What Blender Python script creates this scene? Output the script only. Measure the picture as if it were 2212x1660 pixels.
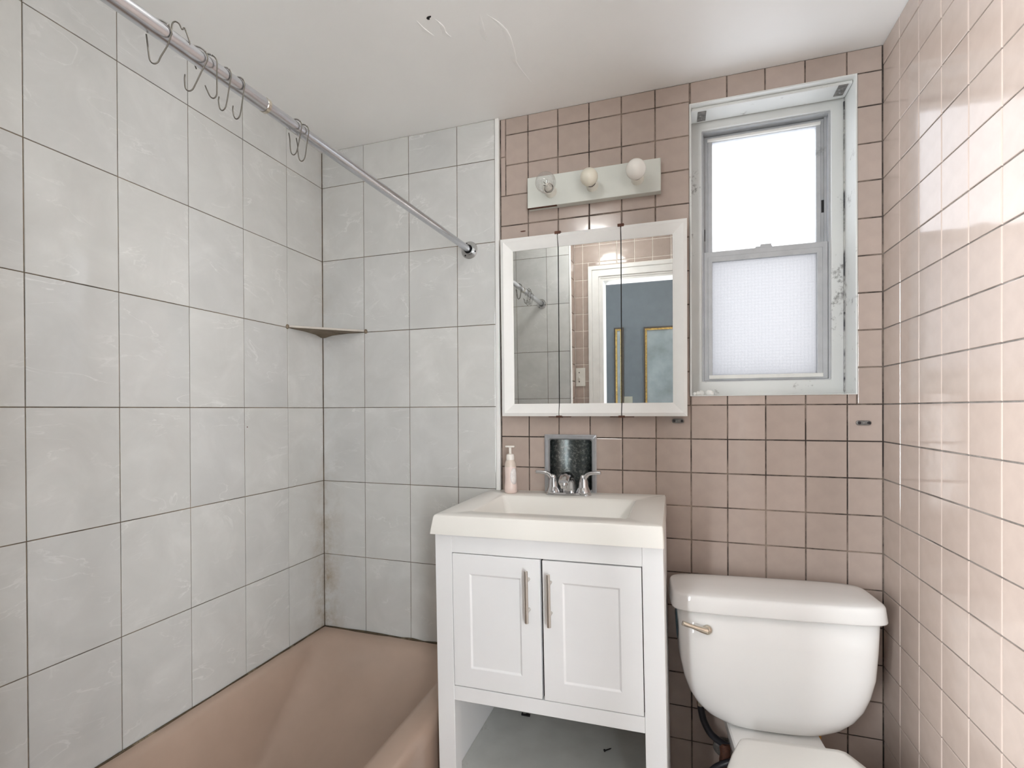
import bpy, bmesh, math, random
from mathutils import Vector, Matrix, Euler

random.seed(7)
for o in list(bpy.data.objects):
    bpy.data.objects.remove(o, do_unlink=True)
scene = bpy.context.scene
COL = scene.collection

# ------------------------------------------------------------------ camera
F_PX, CY_PX = 1070.226, 889.297
YAW, PITCH, ROLL = -0.31603, -0.0046, -0.00444
cam_d = bpy.data.cameras.new('camera')
cam = bpy.data.objects.new('camera', cam_d)
COL.objects.link(cam)
cam_d.sensor_width = 36.0
cam_d.lens = 36.0 * F_PX / 2212.0
cam_d.shift_y = (CY_PX - 830.0) / 2212.0
cam_d.clip_start = 0.01
r0 = Vector((math.cos(YAW), -math.sin(YAW), 0))
f0 = Vector((math.sin(YAW) * math.cos(PITCH), math.cos(YAW) * math.cos(PITCH), math.sin(PITCH)))
u0 = r0.cross(f0)
rr_ = r0 * math.cos(ROLL) + u0 * math.sin(ROLL)
uu_ = -r0 * math.sin(ROLL) + u0 * math.cos(ROLL)
M = Matrix((rr_, uu_, -f0)).transposed().to_4x4()
M.translation = Vector((1.37941, -1.71782, 1.22812))
cam.matrix_world = M
scene.camera = cam

# ------------------------------------------------------------------ light and exposure
scene.view_settings.view_transform = 'Standard'
scene.view_settings.look = 'None'
scene.view_settings.gamma = 1.0
scene.view_settings.use_curve_mapping = False
scene.view_settings.exposure = 0.32
try:
    scene.cycles.max_bounces = 14
    scene.cycles.diffuse_bounces = 8
    scene.cycles.glossy_bounces = 6
    scene.cycles.transparent_max_bounces = 12
    scene.cycles.sample_clamp_indirect = 6.0
    scene.cycles.use_denoising = True
except Exception:
    pass

world = bpy.data.worlds.new('overcast_sky')
scene.world = world
world.use_nodes = True
wb = world.node_tree.nodes['Background']
wb.inputs['Color'].default_value = (0.96, 0.975, 1.0, 1)
wb.inputs['Strength'].default_value = 2.5


def area_light(name, loc, rot, sx, sy, power, color=(1, 1, 1), portal=False):
    d = bpy.data.lights.new(name, 'AREA')
    d.shape = 'RECTANGLE'
    d.size, d.size_y = sx, sy
    d.energy = power
    d.color = color
    if portal:
        d.cycles.is_portal = True
    o = bpy.data.objects.new(name, d)
    COL.objects.link(o)
    o.location = loc
    o.rotation_euler = rot
    return o


# daylight entering by the bathroom window (portal only guides sampling)
area_light('window_daylight', (1.664, 0.24, 1.74), (math.radians(-90), 0, 0), 0.50, 1.0, 1.0, portal=True)
# fill lights added on the hall wall behind the camera; no windows modelled there
for nm, x_, wd_, pw_, tx_, ty_ in (('hall_fill_right', 2.86, 0.80, 28.0, 0.0, -0.6), ('hall_fill_left', 0.42, 0.55, 120.0, 1.96, -0.4), ('hall_fill_mid_left', 0.70, 0.20, 20.0, 1.5, 0.0),
                                   ('hall_fill_mid_right', 2.05, 0.60, 30.0, 0.9, 0.0)):
    hl = area_light(nm, (x_, -2.745, 1.35), (0, 0, 0), wd_, 1.7, pw_, (0.95, 0.98, 1.0))
    hl.rotation_euler = Vector((tx_ - x_, ty_ + 2.745, 0.0)).to_track_quat('-Z', 'Y').to_euler()
    hl.data.spread = math.radians(120)

# ------------------------------------------------------------------ constants (metres)
W = 1.9621          # right wall
H = 2.289           # ceiling
YG = -0.012         # face of the grey tiles on the back wall
D_TUB = 1.45        # end wall of the tub alcove
D_DOOR = 1.60       # wall with the doorway
P = 0.11            # pink tile pitch
X0, Z0 = 0.88216, 2.22798
GH, ZA = 0.30168, 2.14237
SEAM = 0.7593       # grey tile / pink tile seam


# ------------------------------------------------------------------ helpers
def tag(o, label=None, cat=None, group=None, kind=None):
    if label: o['label'] = label
    if cat: o['category'] = cat
    if group: o['group'] = group
    if kind: o['kind'] = kind
    return o


def empty(name, loc=(0, 0, 0), rot=(0, 0, 0), parent=None):
    o = bpy.data.objects.new(name, None)
    o.empty_display_size = 0.05
    COL.objects.link(o)
    o.location = loc
    o.rotation_euler = rot
    o.parent = parent
    return o


def link(name, me, mat=None, parent=None):
    o = bpy.data.objects.new(name, me)
    COL.objects.link(o)
    o.parent = parent
    if mat is not None and not me.materials:
        me.materials.append(mat)
    return o


def obj(name, bm, mat, parent=None, smooth=False, bevel=0.0, seg=2, angle=35):
    bmesh.ops.recalc_face_normals(bm, faces=bm.faces[:])
    me = bpy.data.meshes.new(name)
    bm.to_mesh(me)
    bm.free()
    if smooth:
        me.polygons.foreach_set('use_smooth', [True] * len(me.polygons))
        if smooth != 'all':
            me.set_sharp_from_angle(angle=math.radians(angle))
    o = link(name, me, mat, parent)
    if bevel:
        b = o.modifiers.new('bevel', 'BEVEL')
        b.width = bevel
        b.segments = seg
        b.limit_method = 'ANGLE'
    return o


def nb():
    return bmesh.new()


def box(bm, x0, x1, y0, y1, z0, z1):
    v = [bm.verts.new(p) for p in ((x0, y0, z0), (x1, y0, z0), (x1, y1, z0), (x0, y1, z0),
                                   (x0, y0, z1), (x1, y0, z1), (x1, y1, z1), (x0, y1, z1))]
    for f in ((0, 3, 2, 1), (4, 5, 6, 7), (0, 1, 5, 4), (1, 2, 6, 5), (2, 3, 7, 6), (3, 0, 4, 7)):
        bm.faces.new([v[i] for i in f])
    return bm


def boxo(name, lim, mat, parent=None, bevel=0.0, seg=2):
    return obj(name, box(nb(), *lim), mat, parent, bevel=bevel, seg=seg)


def loft(bm, rings, cap0=True, cap1=True, closed=True):
    vs = [[bm.verts.new(p) for p in r] for r in rings]
    n = len(vs[0])
    for a, b in zip(vs[:-1], vs[1:]):
        for i in range(n if closed else n - 1):
            j = (i + 1) % n
            try:
                bm.faces.new((a[i], a[j], b[j], b[i]))
            except ValueError:
                pass
    if cap0: bm.faces.new(vs[0][::-1])
    if cap1: bm.faces.new(vs[-1])
    return bm


def rr(x0, x1, y0, y1, r, z, k=5):
    """rounded rectangle ring"""
    pts = []
    for cx, cy, a0 in ((x1 - r, y1 - r, 0), (x0 + r, y1 - r, 90), (x0 + r, y0 + r, 180), (x1 - r, y0 + r, 270)):
        for i in range(k + 1):
            a = math.radians(a0 + 90.0 * i / k)
            pts.append((cx + r * math.cos(a), cy + r * math.sin(a), z))
    return pts


def sup(cx, cy, a, b, n, z, N=48):
    """superellipse ring"""
    out = []
    for i in range(N):
        t = 2 * math.pi * i / N
        c, s = math.cos(t), math.sin(t)
        out.append((cx + a * math.copysign(abs(c) ** (2.0 / n), c), cy + b * math.copysign(abs(s) ** (2.0 / n), s), z))
    return out


def lathe(bm, prof, centre=(0, 0, 0), axis='Z', N=24, cap0=True, cap1=True):
    """prof: (radius, height) pairs"""
    rings = []
    for r, h in prof:
        ring = []
        for i in range(N):
            t = 2 * math.pi * i / N
            a, b = r * math.cos(t), r * math.sin(t)
            p = {'Z': (a, b, h), 'Y': (a, h, b), 'X': (h, a, b)}[axis]
            ring.append((p[0] + centre[0], p[1] + centre[1], p[2] + centre[2]))
        rings.append(ring)
    return loft(bm, rings, cap0, cap1)


def tube(bm, pts, rad, N=10, caps=True):
    pts = [Vector(p) for p in pts]
    rads = rad if isinstance(rad, (list, tuple)) else [rad] * len(pts)
    rings = []
    up = None
    for i, p in enumerate(pts):
        t = (pts[min(i + 1, len(pts) - 1)] - pts[max(i - 1, 0)]).normalized()
        if up is None:
            up = t.orthogonal().normalized()
        else:
            up = (up - t * up.dot(t))
            up = up.normalized() if up.length > 1e-6 else t.orthogonal().normalized()
        side = t.cross(up)
        rings.append([p + rads[i] * (math.cos(2 * math.pi * k / N) * up + math.sin(2 * math.pi * k / N) * side) for k in range(N)])
    return loft(bm, rings, caps, caps)


def smooth_path(pts, n=6):
    """Catmull-Rom"""
    pts = [Vector(p) for p in pts]
    out = []
    for i in range(len(pts) - 1):
        p0, p1, p2, p3 = pts[max(i - 1, 0)], pts[i], pts[i + 1], pts[min(i + 2, len(pts) - 1)]
        for k in range(n):
            t = k / n
            out.append(0.5 * ((2 * p1) + (p2 - p0) * t + (2 * p0 - 5 * p1 + 4 * p2 - p3) * t * t + (3 * p1 - p0 - 3 * p2 + p3) * t ** 3))
    out.append(pts[-1])
    return out


def ring_frame(bm, o_, i_, y0, y1):
    """rectangular ring (x0,x1,z0,z1) outer / inner, between y0 and y1"""
    def rect(r, y): return [(r[0], y, r[2]), (r[1], y, r[2]), (r[1], y, r[3]), (r[0], y, r[3])]
    rings = [rect(o_, y0), rect(i_, y0), rect(i_, y1), rect(o_, y1), rect(o_, y0)]
    vs = [[bm.verts.new(p) for p in r] for r in rings[:4]]
    for a, b in ((0, 1), (1, 2), (2, 3), (3, 0)):
        for i in range(4):
            j = (i + 1) % 4
            bm.faces.new((vs[a][i], vs[a][j], vs[b][j], vs[b][i]))
    return bm


def subtract(rect, holes, eps=1e-4):
    rects = [rect]
    for h in holes:
        out = []
        for (a0, a1, c0, c1) in rects:
            b0, b1, d0, d1 = max(a0, h[0]), min(a1, h[1]), max(c0, h[2]), min(c1, h[3])
            if b0 >= b1 - eps or d0 >= d1 - eps:
                out.append((a0, a1, c0, c1))
                continue
            if b0 > a0 + eps: out.append((a0, b0, c0, c1))
            if b1 < a1 - eps: out.append((b1, a1, c0, c1))
            if d0 > c0 + eps: out.append((b0, b1, c0, d0))
            if d1 < c1 - eps: out.append((b0, b1, d1, c1))
        rects = out
    return rects


# ------------------------------------------------------------------ materials
def new_mat(name):
    m = bpy.data.materials.new(name)
    m.use_nodes = True
    nt = m.node_tree
    return m, nt, nt.nodes['Principled BSDF']


def lk(nt, a, b):
    nt.links.new(a, b)


def node(nt, kind, **kw):
    n = nt.nodes.new(kind)
    for k, v in kw.items():
        setattr(n, k, v)
    return n


def noise(nt, scale, detail=3.0, rough=0.5, vec=None, dist=0.0):
    n = node(nt, 'ShaderNodeTexNoise')
    n.inputs['Scale'].default_value = scale
    n.inputs['Detail'].default_value = detail
    n.inputs['Roughness'].default_value = rough
    n.inputs['Distortion'].default_value = dist
    if vec is not None: lk(nt, vec, n.inputs['Vector'])
    return n


def ramp(nt, fac, stops):
    n = node(nt, 'ShaderNodeValToRGB')
    e = n.color_ramp.elements
    while len(e) < len(stops): e.new(0.5)
    for el, (p, c) in zip(e, stops):
        el.position = p
        el.color = (c[0], c[1], c[2], 1) if len(c) == 3 else c
    lk(nt, fac, n.inputs['Fac'])
    return n


def mixc(nt, fac, a, b, mode='MIX'):
    n = node(nt, 'ShaderNodeMix', data_type='RGBA', blend_type=mode)
    if isinstance(fac, (int, float)): n.inputs[0].default_value = fac
    else: lk(nt, fac, n.inputs[0])
    for s, v in ((n.inputs[6], a), (n.inputs[7], b)):
        if isinstance(v, tuple): s.default_value = (v[0], v[1], v[2], 1)
        else: lk(nt, v, s)
    return n.outputs[2]


def bump(nt, b, height, strength=0.1, dist=0.01):
    n = node(nt, 'ShaderNodeBump')
    n.inputs['Strength'].default_value = strength
    n.inputs['Distance'].default_value = dist
    lk(nt, height, n.inputs['Height'])
    lk(nt, n.outputs['Normal'], b.inputs['Normal'])


def plain(name, col, rough=0.4, metal=0.0, var=0.06, scale=8.0, spec=0.5, bmp=0.0, dirt=None, dirt_at=(0.62, 0.72), dscale=5.0):
    """base colour with a little mottling; optional dirt colour in noise patches"""
    m, nt, b = new_mat(name)
    tc = node(nt, 'ShaderNodeTexCoord')
    n = noise(nt, scale, 4.0, 0.6, tc.outputs['Object'])
    lo = tuple(max(0, c * (1 - var)) for c in col)
    hi = tuple(min(1, c * (1 + var)) for c in col)
    r = ramp(nt, n.outputs['Fac'], [(0.3, lo), (0.7, hi)])
    out = r.outputs['Color']
    if dirt:
        dn = noise(nt, dscale, 6.0, 0.7, tc.outputs['Object'])
        dr = ramp(nt, dn.outputs['Fac'], [(dirt_at[0], (0, 0, 0)), (dirt_at[1], (1, 1, 1))])
        out = mixc(nt, dr.outputs['Color'], out, dirt)
    lk(nt, out, b.inputs['Base Color'])
    b.inputs['Roughness'].default_value = rough
    b.inputs['Metallic'].default_value = metal
    b.inputs['Specular IOR Level'].default_value = spec
    if bmp:
        n2 = noise(nt, 60.0, 3.0, 0.6, tc.outputs['Object'])
        bump(nt, b, n2.outputs['Fac'], bmp, 0.002)
    return m


def mat_pink(name, lo, hi):
    m, nt, b = new_mat(name)
    oi = node(nt, 'ShaderNodeObjectInfo')
    r = ramp(nt, oi.outputs['Random'], [(0.0, lo), (1.0, hi)])
    tc = node(nt, 'ShaderNodeTexCoord')
    n = noise(nt, 25.0, 3.0, 0.5, tc.outputs['Object'])
    rv = ramp(nt, n.outputs['Fac'], [(0.3, (0.95, 0.95, 0.95)), (0.7, (1.03, 1.03, 1.03))])
    lk(nt, mixc(nt, 1.0, r.outputs['Color'], rv.outputs['Color'], 'MULTIPLY'), b.inputs['Base Color'])
    b.inputs['Roughness'].default_value = 0.085
    b.inputs['IOR'].default_value = 1.5
    gm = node(nt, 'ShaderNodeNewGeometry')
    n2 = noise(nt, 22.0, 2.0, 0.5, gm.outputs['Position'])
    bump(nt, b, n2.outputs['Fac'], 0.05, 0.004)
    return m


def mat_grey_tile():
    m, nt, b = new_mat('grey_marble_glaze')
    oi = node(nt, 'ShaderNodeObjectInfo')
    tc = node(nt, 'ShaderNodeTexCoord')
    mul = node(nt, 'ShaderNodeVectorMath', operation='SCALE')
    comb = node(nt, 'ShaderNodeCombineXYZ')
    for i in range(3): lk(nt, oi.outputs['Random'], comb.inputs[i])
    lk(nt, comb.outputs[0], mul.inputs[0])
    mul.inputs['Scale'].default_value = 37.0
    add = node(nt, 'ShaderNodeVectorMath', operation='ADD')
    lk(nt, tc.outputs['Object'], add.inputs[0])
    lk(nt, mul.outputs[0], add.inputs[1])
    v = add.outputs[0]
    cl = noise(nt, 7.0, 5.0, 0.6, v, 0.6)
    base = ramp(nt, cl.outputs['Fac'], [(0.25, (0.525, 0.529, 0.52)), (0.55, (0.575, 0.579, 0.57)), (0.8, (0.64, 0.644, 0.635))])
    # thin light veins running diagonally
    mp = node(nt, 'ShaderNodeMapping')
    mp.inputs['Rotation'].default_value = (0, 0, math.radians(-38))
    mp.inputs['Scale'].default_value = (1.0, 2.6, 1.0)
    lk(nt, v, mp.inputs['Vector'])
    vn = noise(nt, 4.2, 5.0, 0.55, mp.outputs[0], 0.9)
    vr = ramp(nt, vn.outputs['Fac'], [(0.487, (0, 0, 0)), (0.498, (1, 1, 1)), (0.502, (1, 1, 1)), (0.513, (0, 0, 0))])
    msk = noise(nt, 9.0, 2.0, 0.5, v)
    mr = ramp(nt, msk.outputs['Fac'], [(0.46, (0, 0, 0)), (0.70, (0.48, 0.48, 0.48))])
    fac = mixc(nt, 1.0, vr.outputs['Color'], mr.outputs['Color'], 'MULTIPLY')
    c2 = mixc(nt, fac, base.outputs['Color'], (0.78, 0.78, 0.77))
    warm = ramp(nt, oi.outputs['Random'], [(0.0, (0.97, 0.97, 0.97)), (1.0, (1.03, 1.025, 1.01))])
    c3 = mixc(nt, 1.0, c2, warm.outputs['Color'], 'MULTIPLY')
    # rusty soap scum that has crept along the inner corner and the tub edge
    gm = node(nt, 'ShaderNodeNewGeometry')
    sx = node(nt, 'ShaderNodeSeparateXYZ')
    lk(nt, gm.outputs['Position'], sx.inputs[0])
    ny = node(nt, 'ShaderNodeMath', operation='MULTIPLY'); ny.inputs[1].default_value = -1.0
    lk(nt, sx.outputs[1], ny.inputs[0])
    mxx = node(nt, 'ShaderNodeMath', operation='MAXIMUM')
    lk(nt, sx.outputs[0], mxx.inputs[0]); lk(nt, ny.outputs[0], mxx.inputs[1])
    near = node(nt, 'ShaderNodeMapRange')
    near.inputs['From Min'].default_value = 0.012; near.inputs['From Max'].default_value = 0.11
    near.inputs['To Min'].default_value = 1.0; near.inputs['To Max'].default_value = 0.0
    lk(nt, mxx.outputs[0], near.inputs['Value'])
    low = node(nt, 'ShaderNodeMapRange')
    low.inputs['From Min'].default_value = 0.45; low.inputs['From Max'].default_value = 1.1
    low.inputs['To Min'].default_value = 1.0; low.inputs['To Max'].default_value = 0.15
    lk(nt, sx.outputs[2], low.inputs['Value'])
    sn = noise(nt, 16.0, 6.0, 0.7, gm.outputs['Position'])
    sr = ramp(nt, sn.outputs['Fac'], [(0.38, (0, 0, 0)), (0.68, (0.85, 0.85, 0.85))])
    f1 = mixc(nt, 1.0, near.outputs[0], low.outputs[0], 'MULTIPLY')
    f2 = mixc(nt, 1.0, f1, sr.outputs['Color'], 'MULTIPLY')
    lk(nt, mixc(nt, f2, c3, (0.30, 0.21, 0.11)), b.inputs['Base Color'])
    b.inputs['Roughness'].default_value = 0.07
    return m


def mat_grout(name, dark, light, t0, t1, scale=7.0):
    m, nt, b = new_mat(name)
    gm = node(nt, 'ShaderNodeNewGeometry')
    n = noise(nt, scale, 6.0, 0.75, gm.outputs['Position'])
    r = ramp(nt, n.outputs['Fac'], [(t0, dark), (t1, light)])
    lk(nt, r.outputs['Color'], b.inputs['Base Color'])
    b.inputs['Roughness'].default_value = 0.85
    return m


def mat_peeling(name, base, dirt, grime):
    """old white gloss paint with chips and mould specks"""
    m, nt, b = new_mat(name)
    gm = node(nt, 'ShaderNodeNewGeometry')
    n1 = noise(nt, 14.0, 8.0, 0.75, gm.outputs['Position'])
    r1 = ramp(nt, n1.outputs['Fac'], [(0.60, (0, 0, 0)), (0.68, (1, 1, 1))])
    n2 = noise(nt, 5.0, 3.0, 0.5, gm.outputs['Position'])
    r2 = ramp(nt, n2.outputs['Fac'], [(0.35, base), (0.75, tuple(c * 0.9 for c in base))])
    f = mixc(nt, 1.0, r1.outputs['Color'], (grime, grime, grime), 'MULTIPLY')
    lk(nt, mixc(nt, f, r2.outputs['Color'], dirt), b.inputs['Base Color'])
    b.inputs['Roughness'].default_value = 0.4
    bump(nt, b, n1.outputs['Fac'], 0.15, 0.003)
    return m


def mat_pane(name, tfac, tcol, pattern=True):
    """obscure window glass: part clear, part scattering, with a pressed dot pattern"""
    m, nt, b = new_mat(name)
    nt.nodes.remove(b)
    out = nt.nodes['Material Output']
    tr = node(nt, 'ShaderNodeBsdfTransparent')
    tl = node(nt, 'ShaderNodeBsdfTranslucent')
    gl = node(nt, 'ShaderNodeBsdfGlossy')
    gl.inputs['Roughness'].default_value = 0.15
    tl.inputs['Color'].default_value = (tcol[0], tcol[1], tcol[2], 1)
    tr.inputs['Color'].default_value = (0.97, 0.98, 1, 1)
    mx = node(nt, 'ShaderNodeMixShader')
    lk(nt, tr.outputs[0], mx.inputs[1])
    lk(nt, tl.outputs[0], mx.inputs[2])
    if pattern:
        gm = node(nt, 'ShaderNodeNewGeometry')
        sx = node(nt, 'ShaderNodeSeparateXYZ')
        lk(nt, gm.outputs['Position'], sx.inputs[0])
        prod = []
        for ax in (0, 2):
            a = node(nt, 'ShaderNodeMath', operation='MULTIPLY')
            a.inputs[1].default_value = math.pi / 0.0105
            lk(nt, sx.outputs[ax], a.inputs[0])
            s = node(nt, 'ShaderNodeMath', operation='SINE')
            lk(nt, a.outputs[0], s.inputs[0])
            ab = node(nt, 'ShaderNodeMath', operation='ABSOLUTE')
            lk(nt, s.outputs[0], ab.inputs[0])
            prod.append(ab.outputs[0])
        pm = node(nt, 'ShaderNodeMath', operation='MULTIPLY')
        lk(nt, prod[0], pm.inputs[0]); lk(nt, prod[1], pm.inputs[1])
        mr = node(nt, 'ShaderNodeMapRange')
        mr.inputs['From Min'].default_value = 0.1
        mr.inputs['From Max'].default_value = 0.6
        mr.inputs['To Min'].default_value = 1.0
        mr.inputs['To Max'].default_value = tfac
        lk(nt, pm.outputs[0], mr.inputs['Value'])
        lk(nt, mr.outputs[0], mx.inputs[0])
    else:
        mx.inputs[0].default_value = tfac
    mg = node(nt, 'ShaderNodeMixShader')
    mg.inputs[0].default_value = 0.04
    lk(nt, mx.outputs[0], mg.inputs[1])
    lk(nt, gl.outputs[0], mg.inputs[2])
    lk(nt, mg.outputs[0], out.inputs['Surface'])
    return m


def mat_clear(name, fac=0.12, tint=(0.98, 0.98, 0.98)):
    m, nt, b = new_mat(name)
    nt.nodes.remove(b)
    out = nt.nodes['Material Output']
    tr = node(nt, 'ShaderNodeBsdfTransparent')
    tr.inputs['Color'].default_value = (*tint, 1)
    gl = node(nt, 'ShaderNodeBsdfGlossy')
    gl.inputs['Roughness'].default_value = 0.05
    lw = node(nt, 'ShaderNodeLayerWeight')
    lw.inputs['Blend'].default_value = 0.25
    ad = node(nt, 'ShaderNodeMath', operation='ADD')
    ad.use_clamp = True
    ad.inputs[1].default_value = fac
    lk(nt, lw.outputs['Facing'], ad.inputs[0])
    ml = node(nt, 'ShaderNodeMath', operation='MULTIPLY')
    ml.inputs[1].default_value = 0.6
    lk(nt, ad.outputs[0], ml.inputs[0])
    mx = node(nt, 'ShaderNodeMixShader')
    lk(nt, ml.outputs[0], mx.inputs[0])
    lk(nt, tr.outputs[0], mx.inputs[1])
    lk(nt, gl.outputs[0], mx.inputs[2])
    lk(nt, mx.outputs[0], out.inputs['Surface'])
    return m


def mat_metal(name, col, rough, spots=None):
    m, nt, b = new_mat(name)
    b.inputs['Metallic'].default_value = 1.0
    b.inputs['Roughness'].default_value = rough
    tc = node(nt, 'ShaderNodeTexCoord')
    if spots:
        n = noise(nt, spots[1], 8.0, 0.8, tc.outputs['Object'])
        r = ramp(nt, n.outputs['Fac'], [(spots[2], col), (spots[3], spots[0])])
        lk(nt, r.outputs['Color'], b.inputs['Base Color'])
        rr2 = ramp(nt, n.outputs['Fac'], [(spots[2], (rough,) * 3), (spots[3], (min(1, rough + 0.35),) * 3)])
        lk(nt, rr2.outputs['Color'], b.inputs['Roughness'])
    else:
        n = noise(nt, 40.0, 3.0, 0.5, tc.outputs['Object'])
        r = ramp(nt, n.outputs['Fac'], [(0.3, tuple(c * 0.94 for c in col)), (0.7, col)])
        lk(nt, r.outputs['Color'], b.inputs['Base Color'])
    return m


PINK = mat_pink('pink_glaze', (0.405, 0.330, 0.290), (0.445, 0.365, 0.322))
GREY = mat_grey_tile()
GROUT_PINK = mat_grout('mildewed_grout', (0.030, 0.022, 0.018), (0.34, 0.27, 0.22), 0.42, 0.66, 4.0)
GROUT_RIGHT = mat_grout('grey_grout', (0.05, 0.043, 0.038), (0.26, 0.235, 0.215), 0.36, 0.62, 4.0)
GROUT_GREY = mat_grout('brown_grout', (0.05, 0.035, 0.022), (0.24, 0.18, 0.12), 0.38, 0.62, 5.0)
GROUT_WHITE = mat_grout('white_grout', (0.70, 0.64, 0.58), (0.85, 0.80, 0.74), 0.3, 0.6)
CEIL = plain('ceiling_paint', (0.89, 0.895, 0.885), 0.42, var=0.02, scale=2.5, bmp=0.04)
PAINT = plain('white_paint', (0.78, 0.78, 0.76), 0.4, var=0.03)
PEEL = mat_peeling('old_window_paint', (0.70, 0.715, 0.70), (0.11, 0.10, 0.095), 0.75)
ALU = plain('window_aluminium', (0.46, 0.475, 0.49), 0.42, metal=0.25, var=0.08, scale=20, dirt=(0.22, 0.22, 0.22), dirt_at=(0.66, 0.8), dscale=9)
CAB_W = plain('cabinet_paint', (0.80, 0.805, 0.81), 0.38, var=0.015, scale=4)
CAB_SHELF = plain('dirty_shelf', (0.52, 0.53, 0.51), 0.45, var=0.08, scale=9, dirt=(0.26, 0.20, 0.185), dirt_at=(0.63, 0.78), dscale=9)
SINK = plain('cultured_marble', (0.80, 0.785, 0.74), 0.22, var=0.015, scale=4)
PORC = plain('white_porcelain', (0.80, 0.80, 0.79), 0.10, var=0.01, scale=3)
SEAT_M = plain('seat_plastic', (0.80, 0.80, 0.77), 0.22, var=0.01, scale=3)
TUBM = plain('tan_enamel', (0.40, 0.295, 0.235), 0.24, var=0.05, scale=5)
CHROME = mat_metal('chrome', (0.62, 0.62, 0.63), 0.17)
NICKEL = mat_metal('brushed_nickel', (0.62, 0.58, 0.53), 0.32)
BRASSY = mat_metal('worn_nickel', (0.72, 0.66, 0.56), 0.22)
RODM = mat_metal('satin_steel', (0.60, 0.61, 0.64), 0.26)
FLANGE = mat_metal('dull_chrome', (0.55, 0.55, 0.55), 0.30)
WIRE = plain('dark_wire', (0.10, 0.09, 0.075), 0.4, metal=0.6)
PLASTIC_CLEAR = mat_clear('clear_plastic', 0.25)
BLACK = plain('black_hole', (0.008, 0.008, 0.008), 0.7)
RUBBER = plain('black_rubber', (0.02, 0.02, 0.026), 0.38)
RUST = plain('rust', (0.085, 0.03, 0.016), 0.75, var=0.4, scale=60)
GRIME = plain('grimy_stone', (0.21, 0.165, 0.115), 0.6, var=0.25, scale=25, dirt=(0.10, 0.07, 0.045), dscale=14, dirt_at=(0.5, 0.7))
SHELF_EDGE = plain('shelf_stone', (0.50, 0.46, 0.41), 0.45, var=0.12, scale=25)
CAULK = plain('mouldy_caulk', (0.06, 0.042, 0.022), 0.7, var=0.5, scale=30, dirt=(0.30, 0.24, 0.16), dscale=10, dirt_at=(0.55, 0.7))
MASTIC = plain('cracked_mastic', (0.50, 0.50, 0.48), 0.6, var=0.1, dirt=(0.05, 0.05, 0.055), dscale=9, dirt_at=(0.44, 0.56))
MIRROR = mat_metal('silvered_glass', (0.90, 0.92, 0.91), 0.015)
FIXT = plain('fixture_enamel', (0.63, 0.65, 0.605), 0.42, var=0.03, scale=10, dirt=(0.20, 0.07, 0.03), dirt_at=(0.74, 0.78), dscale=18)
SOCKET = plain('socket_white', (0.78, 0.76, 0.69), 0.35)
BULB_OP = plain('opal_bulb', (0.80, 0.785, 0.735), 0.22, var=0.01)
BULB_OLD = plain('yellowed_opal_bulb', (0.74, 0.71, 0.60), 0.3, var=0.02)
GLASS = mat_clear('clear_bulb_glass', 0.16)
NICHE = mat_metal('spotted_chrome', (0.10, 0.115, 0.115), 0.30, ((0.46, 0.47, 0.46), 90.0, 0.50, 0.66))
NICHE_F = plain('niche_frame_metal', (0.42, 0.43, 0.45), 0.35, metal=0.6, var=0.1, scale=30)
HINGE = plain('rusty_hinge', (0.20, 0.19, 0.18), 0.5, metal=0.5, var=0.4, scale=90)
PUTTY = plain('foam_putty', (0.80, 0.80, 0.77), 0.7, bmp=0.4)
GLAZING = plain('glazing_bead', (0.74, 0.74, 0.71), 0.45, var=0.04, scale=20, dirt=(0.3, 0.28, 0.24), dirt_at=(0.68, 0.8), dscale=20)
SOAP = plain('pink_soap', (0.76, 0.63, 0.58), 0.25, var=0.02)
SOAP.node_tree.nodes['Principled BSDF'].inputs['Subsurface Weight'].default_value = 0.2
SOAP.node_tree.nodes['Principled BSDF'].inputs['Subsurface Radius'].default_value = (0.02, 0.012, 0.01)
BOTTLE_CLEAR = plain('bottle_wall', (0.62, 0.53, 0.46), 0.2, var=0.02)
PUMPW = plain('pump_white', (0.78, 0.74, 0.69), 0.35, var=0.01)
LABELM = plain('bottle_label', (0.76, 0.72, 0.70), 0.45, var=0.12, scale=150)
STICKER = plain('blue_sticker', (0.03, 0.09, 0.12), 0.4, var=0.5, scale=60)
OCHRE = plain('ochre_gasket', (0.55, 0.27, 0.03), 0.6)
HALLW = plain('hall_grey_paint', (0.13, 0.145, 0.158), 0.6, var=0.03)
GOLD = plain('gilt_wood', (0.42, 0.27, 0.08), 0.35, metal=0.6, var=0.5, scale=60)
DARKWOOD = plain('dark_bead', (0.05, 0.032, 0.02), 0.5, var=0.5, scale=90)
PRINT = plain('picture_print', (0.28, 0.31, 0.32), 0.08, var=0.25, scale=4)
FLOORM = plain('floor_tile', (0.36, 0.31, 0.28), 0.4, var=0.08)
IVORY = plain('ivory_plate', (0.76, 0.75, 0.70), 0.4)
IVORY_OLD = plain('old_ivory_plate', (0.36, 0.34, 0.27), 0.4)
SCREWM = plain('black_screw', (0.018, 0.016, 0.018), 0.45, metal=0.4)
PANE_UP = mat_pane('obscure_glass_bright', 0.22, (0.95, 0.97, 1.0), False)
PANE_LOW = mat_pane('obscure_glass_dotted', 0.93, (0.56, 0.56, 0.57), True)

# ------------------------------------------------------------------ tiles
_tiles = {}


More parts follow.
